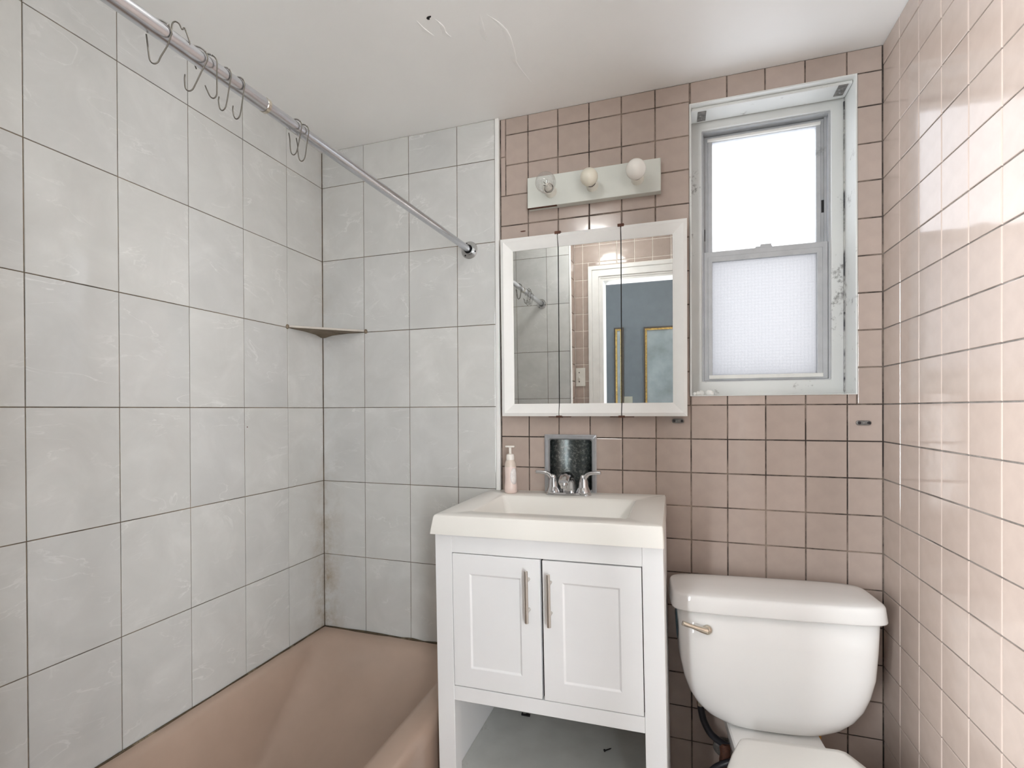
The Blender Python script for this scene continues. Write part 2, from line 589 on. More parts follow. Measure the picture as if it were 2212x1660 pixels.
def tile_mesh(w, h, t, b, mat):
    key = (round(w, 4), round(h, 4), t, b, mat.name)
    if key not in _tiles:
        bm = nb()
        rings = []
        for ins, z in ((0, -t), (0, -b), (b * 0.3, -b * 0.3), (b, 0)):
            a, c = w / 2 - ins, h / 2 - ins
            rings.append([(-a, -c, z), (a, -c, z), (a, c, z), (-a, c, z)])
        loft(bm, rings, False, True)
        bmesh.ops.recalc_face_normals(bm, faces=bm.faces[:])
        me = bpy.data.meshes.new('tile')
        bm.to_mesh(me)
        bm.free()
        me.materials.append(mat)
        _tiles[key] = me
    return _tiles[key]


AX = {'back': (Vector((1, 0, 0)), Vector((0, -1, 0))), 'right': (Vector((0, -1, 0)), Vector((-1, 0, 0))),
      'left': (Vector((0, 1, 0)), Vector((1, 0, 0))), 'rear': (Vector((-1, 0, 0)), Vector((0, 1, 0)))}


def place_tile(name, wall, parent, origin, a0, a1, c0, c1, t, b, mat, gap, wob):
    U, N = AX[wall]
    me = tile_mesh(a1 - a0 - gap, c1 - c0 - gap, t, b, mat)
    o = link(name, me, None, parent)
    R = Matrix((U, Vector((0, 0, 1)), N)).transposed()
    R = R @ Euler((random.uniform(-wob, wob), random.uniform(-wob, wob), 0)).to_matrix()
    m4 = R.to_4x4()
    m4.translation = origin + U * ((a0 + a1) / 2) + Vector((0, 0, (c0 + c1) / 2)) + N * random.uniform(-0.0004, 0.0004)
    o.matrix_world = m4
    return o


def tiled(name, wall, parent, origin, xs, zs, holes, t, b, mat, gap, wob, limit=None, covered=None):
    """one tile object per cell (cells cut round holes); columns from `limit` on joined as one part"""
    rest = []
    for i in range(len(xs) - 1):
        for j in range(len(zs) - 1):
            cell = (min(xs[i], xs[i + 1]), max(xs[i], xs[i + 1]), min(zs[j], zs[j + 1]), max(zs[j], zs[j + 1]))
            if covered and cell[0] > covered[0] and cell[1] < covered[1] and cell[2] > covered[2] and cell[3] < covered[3]:
                continue
            for r in subtract(cell, holes):
                if r[1] - r[0] < 0.008 or r[3] - r[2] < 0.008:
                    continue
                if limit is not None and i >= limit:
                    rest.append(r)
                else:
                    place_tile(name, wall, parent, origin, *r, t, b, mat, gap, wob)
    if rest:
        bm = nb()
        U, N = AX[wall]
        for (a0, a1, c0, c1) in rest:
            rings = []
            for ins, z in ((0, -t), (0, -b), (b * 0.3, -b * 0.3), (b, 0)):
                g = gap / 2 + ins
                rings.append([origin + U * a + Vector((0, 0, c)) + N * z for a, c in
                              ((a0 + g, c0 + g), (a1 - g, c0 + g), (a1 - g, c1 - g), (a0 + g, c1 - g))])
            loft(bm, rings, False, True)
        tag(obj(name + '_field', bm, mat, parent), kind='stuff')


def backing(bm, wall, origin, rect, holes, n0, n1):
    U, N = AX[wall]
    for (a0, a1, c0, c1) in subtract(rect, holes):
        ps = []
        for n in (n0, n1):
            for a, c in ((a0, c0), (a1, c0), (a1, c1), (a0, c1)):
                ps.append(origin + U * a + Vector((0, 0, c)) + N * n)
        v = [bm.verts.new(p) for p in ps]
        for f in ((0, 3, 2, 1), (4, 5, 6, 7), (0, 1, 5, 4), (1, 2, 6, 5), (2, 3, 7, 6), (3, 0, 4, 7)):
            bm.faces.new([v[k] for k in f])
    return bm


WIN = (1.435, 1.893, 1.270, 2.213)
CABR = (0.790, 1.422, 1.203, 1.833)
NICH = (0.941, 1.125, 0.925, 1.138)
O0 = Vector((0, 0, 0))
win_hole = (WIN[0] - 0.005, WIN[1] + 0.004, WIN[2] - 0.002, WIN[3] + 0.004)
cab_hole = (CABR[0] + 0.01, CABR[1] - 0.012, CABR[2] + 0.012, CABR[3] - 0.012)
niche_hole = (NICH[0] + 0.006, NICH[1] - 0.006, NICH[2] + 0.006, NICH[3] - 0.006)

niche_tiles = (niche_hole[0], niche_hole[1], Z0 - 12 * P, Z0 - 10 * P)
# --- back wall
bm = nb()
backing(bm, 'back', O0, (SEAM, W + 0.1, 0, H), [win_hole, niche_hole, cab_hole], -0.0028, -0.10)
wall_back = tag(obj('wall_back', bm, GROUT_PINK), 'wall of square pink tiles with dark mildewed joints around the window', kind='structure')
xs = [0.7775] + [X0 + P * i for i in range(10)] + [W]
zs = [H] + [Z0 - P * j for j in range(21)] + [0.0]
# merge the sliver of tile between the window head and the first joint
top_holes = [(WIN[0] - 0.005, WIN[1] + 0.004, WIN[2] + 0.001, WIN[3] + 0.004)]
zs_top = [H, WIN[3] + 0.004]
tiled('pink_tile', 'back', wall_back, O0, [x for x in xs if x > 1.43], zs_top, [], 0.007, 0.0022, PINK, 0.0032, 0.0012)
tiled('pink_tile', 'back', wall_back, O0, xs, zs, [(WIN[0] - 0.005, WIN[1] + 0.004, WIN[2], H), (1.4315, W, WIN[3] + 0.004, H), niche_tiles, (0.777, 0.797, 2.008, H),
      (0.76, 1.34, 0.0, 0.93 - 0.2)], 0.007, 0.0022, PINK, 0.0032, 0.0012, covered=(CABR[0], CABR[1], CABR[2], CABR[3]))
tiled('pink_tile', 'back', wall_back, O0, [0.7775, 0.797], [H, 2.15, 2.008], [], 0.007, 0.0022, PINK, 0.0032, 0.0012)

obj('rust_mark', lathe(nb(), [(0.0105, -0.0004), (0.0105, -0.0009), (0.006, -0.0013)], (0.8630, 0, 0), 'Y', 14), RUST, wall_back, smooth=True).matrix_world = Matrix.Translation((0, 0, 1.8709)) @ Matrix.Diagonal((1, 1, 0.22, 1))

# --- grey tiles on the back wall of the tub alcove
og = Vector((0, YG, 0))
bm = backing(nb(), 'back', og, (-0.1, SEAM, 0, H), [], -0.0022, -0.112)
wall_back_tub = tag(obj('wall_back_tub', bm, GROUT_GREY), 'grey marbled tiles on the end wall above the tub', kind='structure')
gz = [H] + [ZA - GH * j for j in range(7)]
tiled('grey_tile', 'back', wall_back_tub, og, [0.001, 0.1995, 0.4038, 0.6080, SEAM], gz, [], 0.007, 0.0012, GREY, 0.0022, 0.0010)
# --- left wall
bm = backing(nb(), 'left', O0, (-D_TUB - 0.1, 0.0, 0, H), [], -0.0022, -0.10)
wall_left = tag(obj('wall_left', bm, GROUT_GREY), 'long wall of large grey marbled tiles beside the tub', kind='structure')
ly = [YG, -0.208] + [-0.208 - 0.1985 * i for i in range(1, 7)] + [-D_TUB]
tiled('grey_tile', 'left', wall_left, O0, ly, gz, [], 0.007, 0.0012, GREY, 0.0022, 0.0010)
obj('rust_speck', lathe(nb(), [(0.002, 0.0002), (0.002, 0.001)], (0, -0.3968, 1.1713), 'X', 8), RUST, None).parent = wall_left
# --- right wall
orr = Vector((W, 0, 0))
bm = backing(nb(), 'right', orr, (-0.1, 1.729, 0, H), [], -0.0026, -0.10)
wall_right = tag(obj('wall_right', bm, GROUT_RIGHT), 'wall of square pink tiles beside the toilet', kind='structure')
ry = [0.0005] + [0.11277 + P * i for i in range(14)] + [D_DOOR]
tiled('pink_tile', 'right', wall_right, orr, ry, zs, [], 0.007, 0.0016, PINK, 0.0028, 0.0014, limit=7)
# --- door wall behind the camera
DX0, DX1, DZ = 0.931, 1.80, 2.007
od = Vector((0, -D_DOOR, 0))
dh = [(-DX1 - 0.0, -DX0 + 0.0, 0, DZ)]
bm = backing(nb(), 'rear', od, (-W, -0.6, 0, H), [(-DX1, -DX0, 0, DZ)], -0.0026, -0.13)
wall_rear = tag(obj('wall_rear', bm, GROUT_WHITE), 'pink tiled wall with the doorway, seen in the mirror', kind='structure')
rx = [-SEAM] + [-(SEAM + 0.055 + P * i) for i in range(11)]
rx = [a for a in rx if a > -W] + [-W]
tiled('pink_tile', 'rear', wall_rear, od, rx, zs, [(-DX1 - 0.08, -DX0 + 0.08, 0, DZ + 0.088)], 0.007, 0.0022, PINK, 0.0036, 0.001)
# --- tub end wall (behind, left): sticks out into the room
ot = Vector((0, -D_TUB, 0))
bm = backing(nb(), 'rear', ot, (-SEAM + 0.006, 0.1, 0, H), [], -0.0022, -0.148)
wall_tub = tag(obj('wall_tub_end', bm, GROUT_GREY), 'grey tiled end wall of the tub alcove, seen in the mirror', kind='structure')
tiled('grey_tile', 'rear', wall_tub, ot, [-0.0005, -0.2, -0.404, -0.608, -SEAM + 0.006], gz, [], 0.007, 0.0012, GREY, 0.0022, 0.001)
tiled('pink_tile', 'left', wall_tub, Vector((SEAM, 0, 0)), [-D_DOOR, -D_TUB - 0.003], zs, [], 0.007, 0.0022, PINK, 0.0036, 0.001)

# --- trims
t1 = tag(boxo('trim_1', (SEAM + 0.0005, SEAM + 0.0165, -0.0155, 0.002, 0.30, H), PAINT, bevel=0.003), 'white strip between grey and pink tiles', kind='structure')
t2 = tag(boxo('trim_2', (SEAM - 0.005, SEAM + 0.004, -D_TUB - 0.02, -D_TUB + 0.004, 0.3, H), PAINT, bevel=0.002), 'white strip on the outer corner of the tub end wall', kind='structure')

# --- floor and ceiling
bm = box(nb(), -0.1, W + 0.1, -1.62, 0.0, -0.1, 0.0)
tag(obj('floor', bm, FLOORM), 'bathroom floor', kind='structure')
ceiling = tag(obj('ceiling', box(nb(), -0.1, W + 0.1, -1.62, 0.1, H, H + 0.1), CEIL), 'white painted ceiling with cracked peeling paint', kind='structure')


def ridge(pts, w, h, name='paint_ridge'):
    """lifted edge of peeling paint on the ceiling"""
    p = smooth_path([Vector((x, y, H)) for x, y in pts], 5)
    bm = nb()
    rings = []
    n = len(p)
    for i, q in enumerate(p):
        t = (p[min(i + 1, n - 1)] - p[max(i - 1, 0)]).normalized()
        s = Vector((-t.y, t.x, 0))
        k = max(0.05, math.sin(math.pi * (i + 0.3) / (n + 0.1))) * random.uniform(0.75, 1.2)
        rings.append([q + s * w * k * 3.0 + Vector((0, 0, 0.001)), q + s * w * k * 0.2 - Vector((0, 0, h * k)),
                      q - s * w * k * 0.4 - Vector((0, 0, h * k * 0.8)), q - s * w * k * 0.7 + Vector((0, 0, 0.001))])
    loft(bm, rings, True, True)
    return obj(name, bm, CEIL, ceiling, smooth=True, angle=50)


ridge([(0.905, -0.468), (0.9314, -0.419), (0.9376, -0.3684), (0.9286, -0.2972), (0.9244, -0.2608), (0.9419, -0.1666)], 0.006, 0.0035)
ridge([(0.8869, -0.4727), (0.8768, -0.4196), (0.8698, -0.376)], 0.005, 0.0028)
ridge([(0.765, -0.50), (0.775, -0.47), (0.772, -0.445), (0.780, -0.425)], 0.005, 0.0028)
ridge([(0.715, -0.51), (0.722, -0.475), (0.735, -0.445)], 0.004, 0.002)
bm = nb()
hp = [(-0.004, 0.006), (-0.006, 0.001), (-0.002, -0.004), (0.004, -0.005), (0.0105, -0.004), (0.0085, 0.0), (0.003, 0.002), (0.001, 0.007)]
loft(bm, [[(0.7504 + x, -0.5083 + y, H - 0.0008) for x, y in hp], [(0.7504 + x * 0.8, -0.5083 + y * 0.8, H - 0.0003) for x, y in hp]])
obj('ceiling_hole', bm, BLACK, ceiling)

# ------------------------------------------------------------------ hall behind the camera
tag(obj('hall_floor', box(nb(), -0.6, 3.4, -2.85, -1.62, -0.1, 0.0), plain('dark_floorboards', (0.09, 0.055, 0.035), 0.4)), 'hall floor', kind='structure')
tag(obj('hall_ceiling', box(nb(), -0.6, 3.4, -2.85, -1.62, 2.42, 2.52), CEIL), 'hall ceiling', kind='structure')
tag(obj('wall_hall', box(nb(), -0.6, 3.4, -2.85, -2.75, -0.1, 2.52), HALLW), 'grey painted hall wall, seen in the mirror through the doorway', kind='structure')
bm = nb()
box(bm, -0.7, -0.6, -2.85, -1.62, 0, 2.52)
box(bm, 3.4, 3.5, -2.85, -1.62, 0, 2.52)
box(bm, -0.6, DX0 - 0.006, -1.76, -1.732, 0, 2.42)
tag(obj('wall_hall_ends', bm, HALLW), 'grey painted hall end walls', kind='structure')
bm = nb()
box(bm, W + 0.1, 3.4, -1.75, -1.62, 0, 2.42)
box(bm, -0.6, W + 0.1, -1.75, -1.731, H, 2.42)
tag(obj('wall_hall_front', bm, HALLW), 'grey painted hall wall beside the doorway', kind='structure')

# door casing
casing = tag(empty('trim_3', (0, -D_DOOR, 0)), 'white door casing, seen in the mirror', kind='structure')
bm = nb()
for (x0, x1, d) in ((DX0 - 0.08, DX0 - 0.055, 0.024), (DX0 - 0.055, DX0 - 0.012, 0.018), (DX0 - 0.012, DX0, 0.010)):
    box(bm, x0, x1, 0, d, 0, DZ + (DX0 - x0))
obj('casing_side', bm, PAINT, casing, bevel=0.003)
bm = nb()
for (x0, x1, d) in ((DX1 + 0.055, DX1 + 0.08, 0.024), (DX1 + 0.012, DX1 + 0.055, 0.018), (DX1, DX1 + 0.012, 0.010)):
    box(bm, x0, x1, 0, d, 0, DZ + (x1 - DX1))
obj('casing_side', bm, PAINT, casing, bevel=0.003)
bm = nb()
for (z0, z1, d, e) in ((DZ + 0.055, DZ + 0.08, 0.0235, 0.079), (DZ + 0.012, DZ + 0.055, 0.0175, 0.054), (DZ, DZ + 0.012, 0.0095, 0.011)):
    box(bm, DX0 - e, DX1 + e, 0, d, z0, z1)
obj('casing_head', bm, PAINT, casing, bevel=0.003)
bm = nb()
box(bm, DX0, DX0 + 0.015, -0.13, 0.004, 0, DZ)
box(bm, DX1 - 0.015, DX1, -0.13, 0.004, 0, DZ)
box(bm, DX0 + 0.015, DX1 - 0.015, -0.13, 0.004, DZ - 0.015, DZ)
obj('jamb', bm, PAINT, casing)

# light switch next to the tub end wall
sw = tag(empty('light_switch', (0.785, -D_DOOR + 0.001, 1.375)), 'white wall plate with a toggle beside the door casing, seen in the mirror', 'light switch')
boxo('plate', (-0.022, 0.04, 0, 0.006, -0.06, 0.06), IVORY, sw, bevel=0.002)
boxo('toggle', (-0.006, 0.006, 0.0061, 0.018, -0.012, 0.004), IVORY, sw, bevel=0.002)
for z in (-0.03, 0.03):
    obj('screw', lathe(nb(), [(0.004, 0.006), (0.004, 0.0075)], (0, 0, z), 'Y', 10), BLACK, sw)
hp_ = tag(empty('hall_outlet_plate', (1.0, -2.749, 1.165)), 'ivory wall plate on the grey hall wall, seen in the mirror', 'wall plate')
boxo('plate', (-0.038, 0.038, 0, 0.006, -0.06, 0.06), IVORY_OLD, hp_, bevel=0.002)
for x in (-0.018, 0.018):
    boxo('toggle', (x - 0.004, x + 0.004, 0.0061, 0.014, -0.008, 0.008), IVORY_OLD, hp_)


def picture(x0, x1, z0, z1, label):
    e = tag(empty('framed_picture', ((x0 + x1) / 2, -2.749, z0)), label, 'picture', 'gilt framed pictures in the hall')
    hw, h = (x1 - x0) / 2, z1 - z0
    f = obj('picture_frame', ring_frame(nb(), (-hw, hw, 0, h), (-hw + 0.012, hw - 0.012, 0.012, h - 0.012), 0, 0.022), DARKWOOD, e)
    obj('gilt_bead', ring_frame(nb(), (-hw + 0.0121, hw - 0.0121, 0.0121, h - 0.0121), (-hw + 0.026, hw - 0.026, 0.026, h - 0.026), 0.001, 0.018), GOLD, e)
    boxo('print', (-hw + 0.02, hw - 0.02, 0.002, 0.007, 0.02, h - 0.02), PRINT, e)


picture(0.885, 0.965, 0.92, 1.822, 'narrow gilt framed picture on the grey hall wall, seen in the middle mirror')
picture(1.135, 1.66, 0.92, 1.815, 'wide gilt framed picture on the grey hall wall, seen in the right mirror')

# ------------------------------------------------------------------ window
win = tag(empty('window_1', (1.664, 0.0, WIN[2])), 'white painted sash window of obscure glass set in the pink tiles', kind='structure')
wo = Vector((-1.664, 0, -WIN[2]))


def wobj(name, bm, mat, parent=win, **kw):
    bmesh.ops.translate(bm, verts=bm.verts[:], vec=wo)
    return obj(name, bm, mat, parent, **kw)


x0, x1, z0, z1 = WIN
wobj('reveal', ring_frame(nb(), (x0 - 0.006, x1 + 0.005, z0 - 0.0025, z1 + 0.005), (x0, x1, z0, z1), -0.003, 0.12), PEEL, bevel=0.002)
fi = (1.4715, 1.857, 1.319, 2.178)
wobj('frame', ring_frame(nb(), (x0, x1, z0, z1), fi, 0.100, 0.128), PEEL, bevel=0.003)
# narrow header board and the mastic line above the frame
wobj('header_board', box(nb(), x0 + 0.001, x1 - 0.001, 0.018, 0.094, z1 - 0.010, z1 - 0.0002), PEEL, bevel=0.002)
wobj('mastic_joint', box(nb(), x0 + 0.03, x1 - 0.002, 0.0942, 0.0995, z1 - 0.006, z1 - 0.0002), MASTIC)
wobj('mastic_joint', box(nb(), x1 - 0.0035, x1 - 0.0002, 0.0935, 0.0995, z0 + 0.01, z1 - 0.02), MASTIC)
wobj('track', ring_frame(nb(), fi, (fi[0] + 0.006, fi[1] - 0.006, fi[2] + 0.003, fi[3] - 0.006), 0.108, 0.20), ALU)
wobj('track_rib', box(nb(), fi[1] - 0.012, fi[1] - 0.006, 0.130, 0.134, 1.75, fi[3] - 0.006), ALU)
wobj('track_rib', box(nb(), fi[0] + 0.006, fi[0] + 0.010, 0.130, 0.134, 1.75, fi[3] - 0.006), ALU)


def sash(name, o_, g_, y0, y1, pane):
    s = wobj(name, ring_frame(nb(), o_, g_, y0, y1), ALU, bevel=0.0015)
    e = 0.008
    mid = ((o_[0] + g_[0]) / 2, (o_[1] + g_[1]) / 2, (o_[2] + g_[2]) / 2, (o_[3] + g_[3]) / 2)
    wobj('glazing_rib', ring_frame(nb(), mid, g_, y0 - 0.003, y0 - 0.0002), ALU, s, bevel=0.001)
    wobj('pane', box(nb(), g_[0] - e, g_[1] + e, (y0 + y1) / 2 - 0.002, (y0 + y1) / 2 + 0.002, g_[2] - e, g_[3] + e), pane, s)
    return s


lower = sash('lower_sash', (1.4785, 1.8495, 1.3225, 1.763), (1.505, 1.8185, 1.3405, 1.7275), 0.108, 0.128, PANE_LOW)
upper = sash('upper_sash', (1.4795, 1.849, 1.742, 2.170), (1.5075, 1.8225, 1.768, 2.148), 0.136, 0.156, PANE_UP)
wobj('putty_bead', tube(nb(), [(1.492, 0.131, 2.155), (1.66, 0.130, 2.154), (1.834, 0.131, 2.155)], 0.006, 8), GLAZING, upper, smooth=True)
wobj('glazing_bead', box(nb(), 1.494, 1.835, 0.102, 0.1045, 1.328, 1.3405), GLAZING, lower, bevel=0.001)
bm = nb()
box(bm, 1.640, 1.690, 0.112, 0.128, 1.7632, 1.768)
box(bm, 1.655, 1.688, 0.114, 0.126, 1.768, 1.775)
wobj('latch', bm, ALU, lower, bevel=0.001)
for (x, z) in ((1.4805, 1.83), (1.8415, 1.885)):
    wobj('track_slot', box(nb(), x - 0.0035, x + 0.0035, 0.1335, 0.1358, z - 0.02, z + 0.02), BLACK, upper)
for (x, y, r) in ((1.47, 0.055, 0.0), (1.868, 0.045, 0.0)):
    bm = box(nb(), x - 0.013, x + 0.013, y - 0.028, y + 0.028, z1 - 0.0125, z1 - 0.0102)
    h = wobj('old_hinge', bm, HINGE, bevel=0.0008)
    h.parent = win
    bm = nb()
    for dx, dy in ((-0.006, -0.008), (0.006, -0.008), (0.0, 0.010)):
        lathe(bm, [(0.0028, z1 - 0.0137), (0.0028, z1 - 0.0124)], (x + dx, y + dy, 0), 'Z', 8)
    wobj('hinge_screws', bm, CHROME, h)
bm = nb()
for k in range(14):
    cx = 1.442 + 0.055 * random.random()
    r = random.uniform(0.0055, 0.010)
    lathe(bm, [(r * 0.5, -r), (r, -r * 0.3), (r * 0.9, r * 0.5), (r * 0.3, r)], (cx, 0.012 + 0.02 * random.random(), WIN[2] + r * 0.8), 'Z', 8)
fp = tag(obj('foam_lump', bm, PUTTY, smooth='all'), 'crumbly white foam lump in the left corner of the window sill', 'foam')

# ------------------------------------------------------------------ corner shelf
cs = tag(empty('corner_shelf', (0, YG, 1.537)), 'grimy stone shelf in the corner above the tub', 'shelf')
bm = nb()
n = 10
out = [(0.0005, -0.0005)]
arc = []
for i in range(n + 1):
    t = i / n
    arc.append((0.2067 * t, -0.1968 * (1 - t)))
top = [(0.0008, -0.0008)] + [(max(0.0008, x), min(-0.0008, y)) for x, y in arc]
loft(bm, [[(x, y, 0.003) for x, y in top], [(x, y, 0.011) for x, y in top]])
obj('slab', bm, SHELF_EDGE, cs, bevel=0.0015)
bm = nb()
loft(bm, [[(0.001 + x * 0.06, -0.001 + y * 0.06, -0.012) for x, y in top], [(0.0008 + x * 0.22, -0.0008 + y * 0.22, -0.004) for x, y in top],
          [(0.0008 + x * 0.6, -0.0008 + y * 0.6, 0.0005) for x, y in top], [(0.0008 + x * 0.975, -0.0008 + y * 0.975, 0.0029) for x, y in top]])
obj('mortar_bed', bm, GRIME, cs, smooth=True)
for (x, y) in ((0.003, -0.2005), (0.2095, -0.004)):
    obj('caulk_blob', lathe(nb(), [(0.002, -0.004), (0.006, 0.0), (0.0062, 0.008), (0.003, 0.013)], (x, y, 0), 'Z', 10), GRIME, cs, smooth='all')

# ------------------------------------------------------------------ shower rod and hooks
F1 = Vector((0.659, YG, 1.820))
F2 = Vector((0.574, -D_TUB, 1.8467))
axis = (F2 - F1).normalized()
rod = tag(empty('shower_curtain_rod', F1), 'long steel shower curtain rod between the tub walls', 'curtain rod')
LEN = (F2 - F1).length
knee = 0.915 / (F1 - F2).y * LEN
obj('inner_tube', tube(nb(), [axis * 0.006, axis * (knee + 0.03)], 0.0118, 24), RODM, rod, smooth=True)
obj('outer_tube', tube(nb(), [axis * knee, axis * (LEN - 0.006)], 0.0136, 24), RODM, rod, smooth=True)
obj('end_ring', tube(nb(), [axis * (knee - 0.004), axis * (knee + 0.003)], 0.0146, 24), BRASSY, rod, smooth=True)
for base, s in ((Vector((0, 0, 0)), -1), (F2 - F1, 1)):
    fl = obj('flange', lathe(nb(), [(0.0318, base.y + s * 0.0008), (0.0318, base.y + s * 0.003), (0.030, base.y + s * 0.0048), (0.019, base.y + s * 0.0055),
                                    (0.019, base.y + s * 0.016), (0.0165, base.y + s * 0.016), (0.0165, base.y + s * 0.007)], (base.x, 0, base.z), 'Y', 32), FLANGE, rod, smooth=True)
    obj('socket_gap', lathe(nb(), [(0.0163, base.y + s * 0.0072), (0.0163, base.y + s * 0.0080)], (base.x, 0, base.z), 'Y', 24), BLACK, fl)
    for a in (112, -18, 232):
        ar = math.radians(a)
        obj('screw_hole', lathe(nb(), [(0.0031, base.y + s * 0.0045), (0.0031, base.y + s * 0.0058)], (base.x + 0.0252 * math.cos(ar), 0, base.z + 0.0252 * math.sin(ar)), 'Y', 10), BLACK, fl)


def hook(t, yaw, tilt, label, flip=False, wide=1.0, plastic=False, length=0.062, loop=False):
    c = F1 + axis * (t * LEN)
    R = 0.0158 if not plastic else 0.017
    e = tag(empty('curtain_hook', c, (0, 0, yaw)), label, 'curtain hook', 'wire hooks on the shower rod')
    pts = []
    for k in range(11):
        a = math.radians(-15 + 210 * k / 10)
        pts.append((R * wide * math.cos(a), 0, R * math.sin(a)))
    pts = pts[::-1]                     # from left end over the rod to the right end
    pts += [(0.0125 * wide, 0, -0.022), (0.0085, 0, -length + 0.014), (0.0055, 0, -length + 0.004), (0.0, 0, -length), (-0.0055, 0, -length + 0.004), (-0.009, 0, -length + 0.018)] + ([(-0.012, 0.002, -0.026), (-0.0145, 0.001, -0.012)] if loop else [(-0.012, 0.004, -0.034)])
    if flip:
        pts = [(x, y, -z + 0.006) for x, y, z in pts]
    m = Matrix.Rotation(tilt, 3, 'Y')
    pts = [m @ Vector(p) for p in pts]
    obj('wire', tube(nb(), smooth_path(pts, 4), 0.00115, 7), WIRE, e, smooth='all')
    # beads of clear plastic that ride on the rod
    m2 = [m @ Vector((R * wide * math.cos(math.radians(a)), 0, R * math.sin(math.radians(a)))) for a in range(45, 140, 12)]
    if not flip:
        obj('plastic_sleeve', tube(nb(), smooth_path(m2, 3), 0.0024, 8), PLASTIC_CLEAR, e, smooth='all')
    return e


def rod_t(y):
    return (F1.y - y) / (F1.y - F2.y)


hook(rod_t(-1.135), 0.62, 0.10, 'bent wire curtain hook nearest the camera on the rod', wide=1.25, length=0.056, loop=True)
hook(rod_t(-1.098), 0.45, -0.2, 'upside down wire curtain hook with its loop above the rod', flip=True, length=0.034)
hook(rod_t(-1.072), 0.5, 0.18, 'wire curtain hook crossing another in the middle of the cluster', plastic=True, wide=1.15)
hook(rod_t(-1.052), 0.3, -0.22, 'wire curtain hook with clear plastic leaning on its neighbour', plastic=True, wide=1.15)
hook(rod_t(-1.018), 0.12, 0.05, 'narrow wire curtain hook just before the last of the long cluster')
hook(rod_t(-0.990), 0.12, 0.02, 'last wire curtain hook of the cluster before the brass ring')
hook(rod_t(-0.850), 0.15, 0.06, 'wire curtain hook beyond the brass ring, the left of a pair', length=0.060, loop=True)
hook(rod_t(-0.830), 0.15, 0.02, 'wire curtain hook beyond the brass ring, the right of a pair', length=0.064, loop=True)

# ------------------------------------------------------------------ medicine cabinet
CX0, CX1, CZ0, CZ1 = CABR
mc = tag(empty('medicine_cabinet', (CX0, 0, CZ0)), 'white framed medicine cabinet with three mirror doors over the sink', 'cabinet')
TILT = 0.020
wide, high = CX1 - CX0, CZ1 - CZ0
boxo('body', (0.012, wide - 0.014, -0.018, 0.10, 0.014, high - 0.014), PAINT, mc)
seams = (0.0, 0.2105, 0.4235, wide)
FW = 0.044
RECT = math.sin(TILT)


def doorpart(name, bm, mat, parent, **kw):
    # doors lean a little into the room at the top
    for v in bm.verts:
        v.co.y -= v.co.z * TILT
    return obj(name, bm, mat, parent, **kw)


for k in range(3):
    a, b = seams[k] + 0.0017, seams[k + 1] - 0.0017
    l = FW if k == 0 else 0.0
    r = FW if k == 2 else 0.0
    yf, yb, ym = -0.034, -0.0185, -0.026
    d = doorpart('mirror_door', box(nb(), a, b, -0.0215, yb, 0, high), PAINT, mc)
    yb = -0.0216
    for (p0, p1, q0, q1) in (((a, 0), (b, 0), (b - r, FW), (a + l, FW)), ((a, high), (b, high), (b - r, high - FW), (a + l, high - FW))):
        bm = nb()
        sg = 1 if p0[1] == 0 else -1
        v = [bm.verts.new(p) for p in ((p0[0], yf, p0[1]), (p1[0], yf, p1[1]))]
        vm = [bm.verts.new((p0[0] + l * 0.25, yf - 0.004, p0[1] + sg * 0.011)), bm.verts.new((p1[0] - r * 0.25, yf - 0.004, p1[1] + sg * 0.011))]
        vi = [bm.verts.new((q1[0], yf + 0.006, q1[1])), bm.verts.new((q0[0], yf + 0.006, q0[1]))]
        vb = [bm.verts.new((x, yb, z)) for x, z in (p0, p1, q0, q1)]
        for f in ((v[0], v[1], vm[1], vm[0]), (vm[0], vm[1], vi[1], vi[0]), (vi[0], vi[1], vb[2], vb[3]), (v[0], v[1], vb[1], vb[0]),
                  (v[1], vm[1], vi[1], vb[2], vb[1]), (v[0], vm[0], vi[0], vb[3], vb[0])):
            bm.faces.new(f)
        doorpart('door_rail', bm, PAINT, d)
    for (wd, xo, xi, s) in ((l, a, a + l, 1), (r, b, b - r, -1)):
        if not wd:
            continue
        bm = nb()
        v = [bm.verts.new(p) for p in ((xo, yf, 0), (xo, yf, high), (xo + s * FW * 0.25, yf - 0.004, high - 0.011), (xo + s * FW * 0.25, yf - 0.004, 0.011),
                                       (xi, yf + 0.006, high - FW), (xi, yf + 0.006, FW), (xo, yb, 0), (xo, yb, high), (xi, yb, high - FW), (xi, yb, FW))]
        for f in ((0, 1, 2, 3), (3, 2, 4, 5), (0, 6, 7, 1), (5, 4, 8, 9)):
            bm.faces.new([v[i] for i in f])
        doorpart('door_stile', bm, PAINT, d)
    doorpart('mirror', box(nb(), a + l - (0.003 if l else 0), b - r + (0.003 if r else 0), ym, ym + 0.004, FW - 0.003, high - FW + 0.003), MIRROR, d)
# black strips painting the shade in the door gaps, rusty pivots top and bottom
for sx in seams[1:3]:
    doorpart('gap_shade', box(nb(), sx - 0.0016, sx + 0.0016, -0.0255, -0.0215, 0.0, high), BLACK, mc)
    for z, hgt in ((-0.005, 0.007), (high - 0.003, 0.010)):
        bm = box(nb(), sx - 0.0105, sx + 0.0105, -0.036, -0.018, z, z + hgt)
        if z < 0:
            box(bm, sx - 0.040, sx + 0.040, -0.024, -0.018, z + 0.0015, z + 0.004)
        doorpart('rusty_pivot', bm, RUST, mc, bevel=0.001)

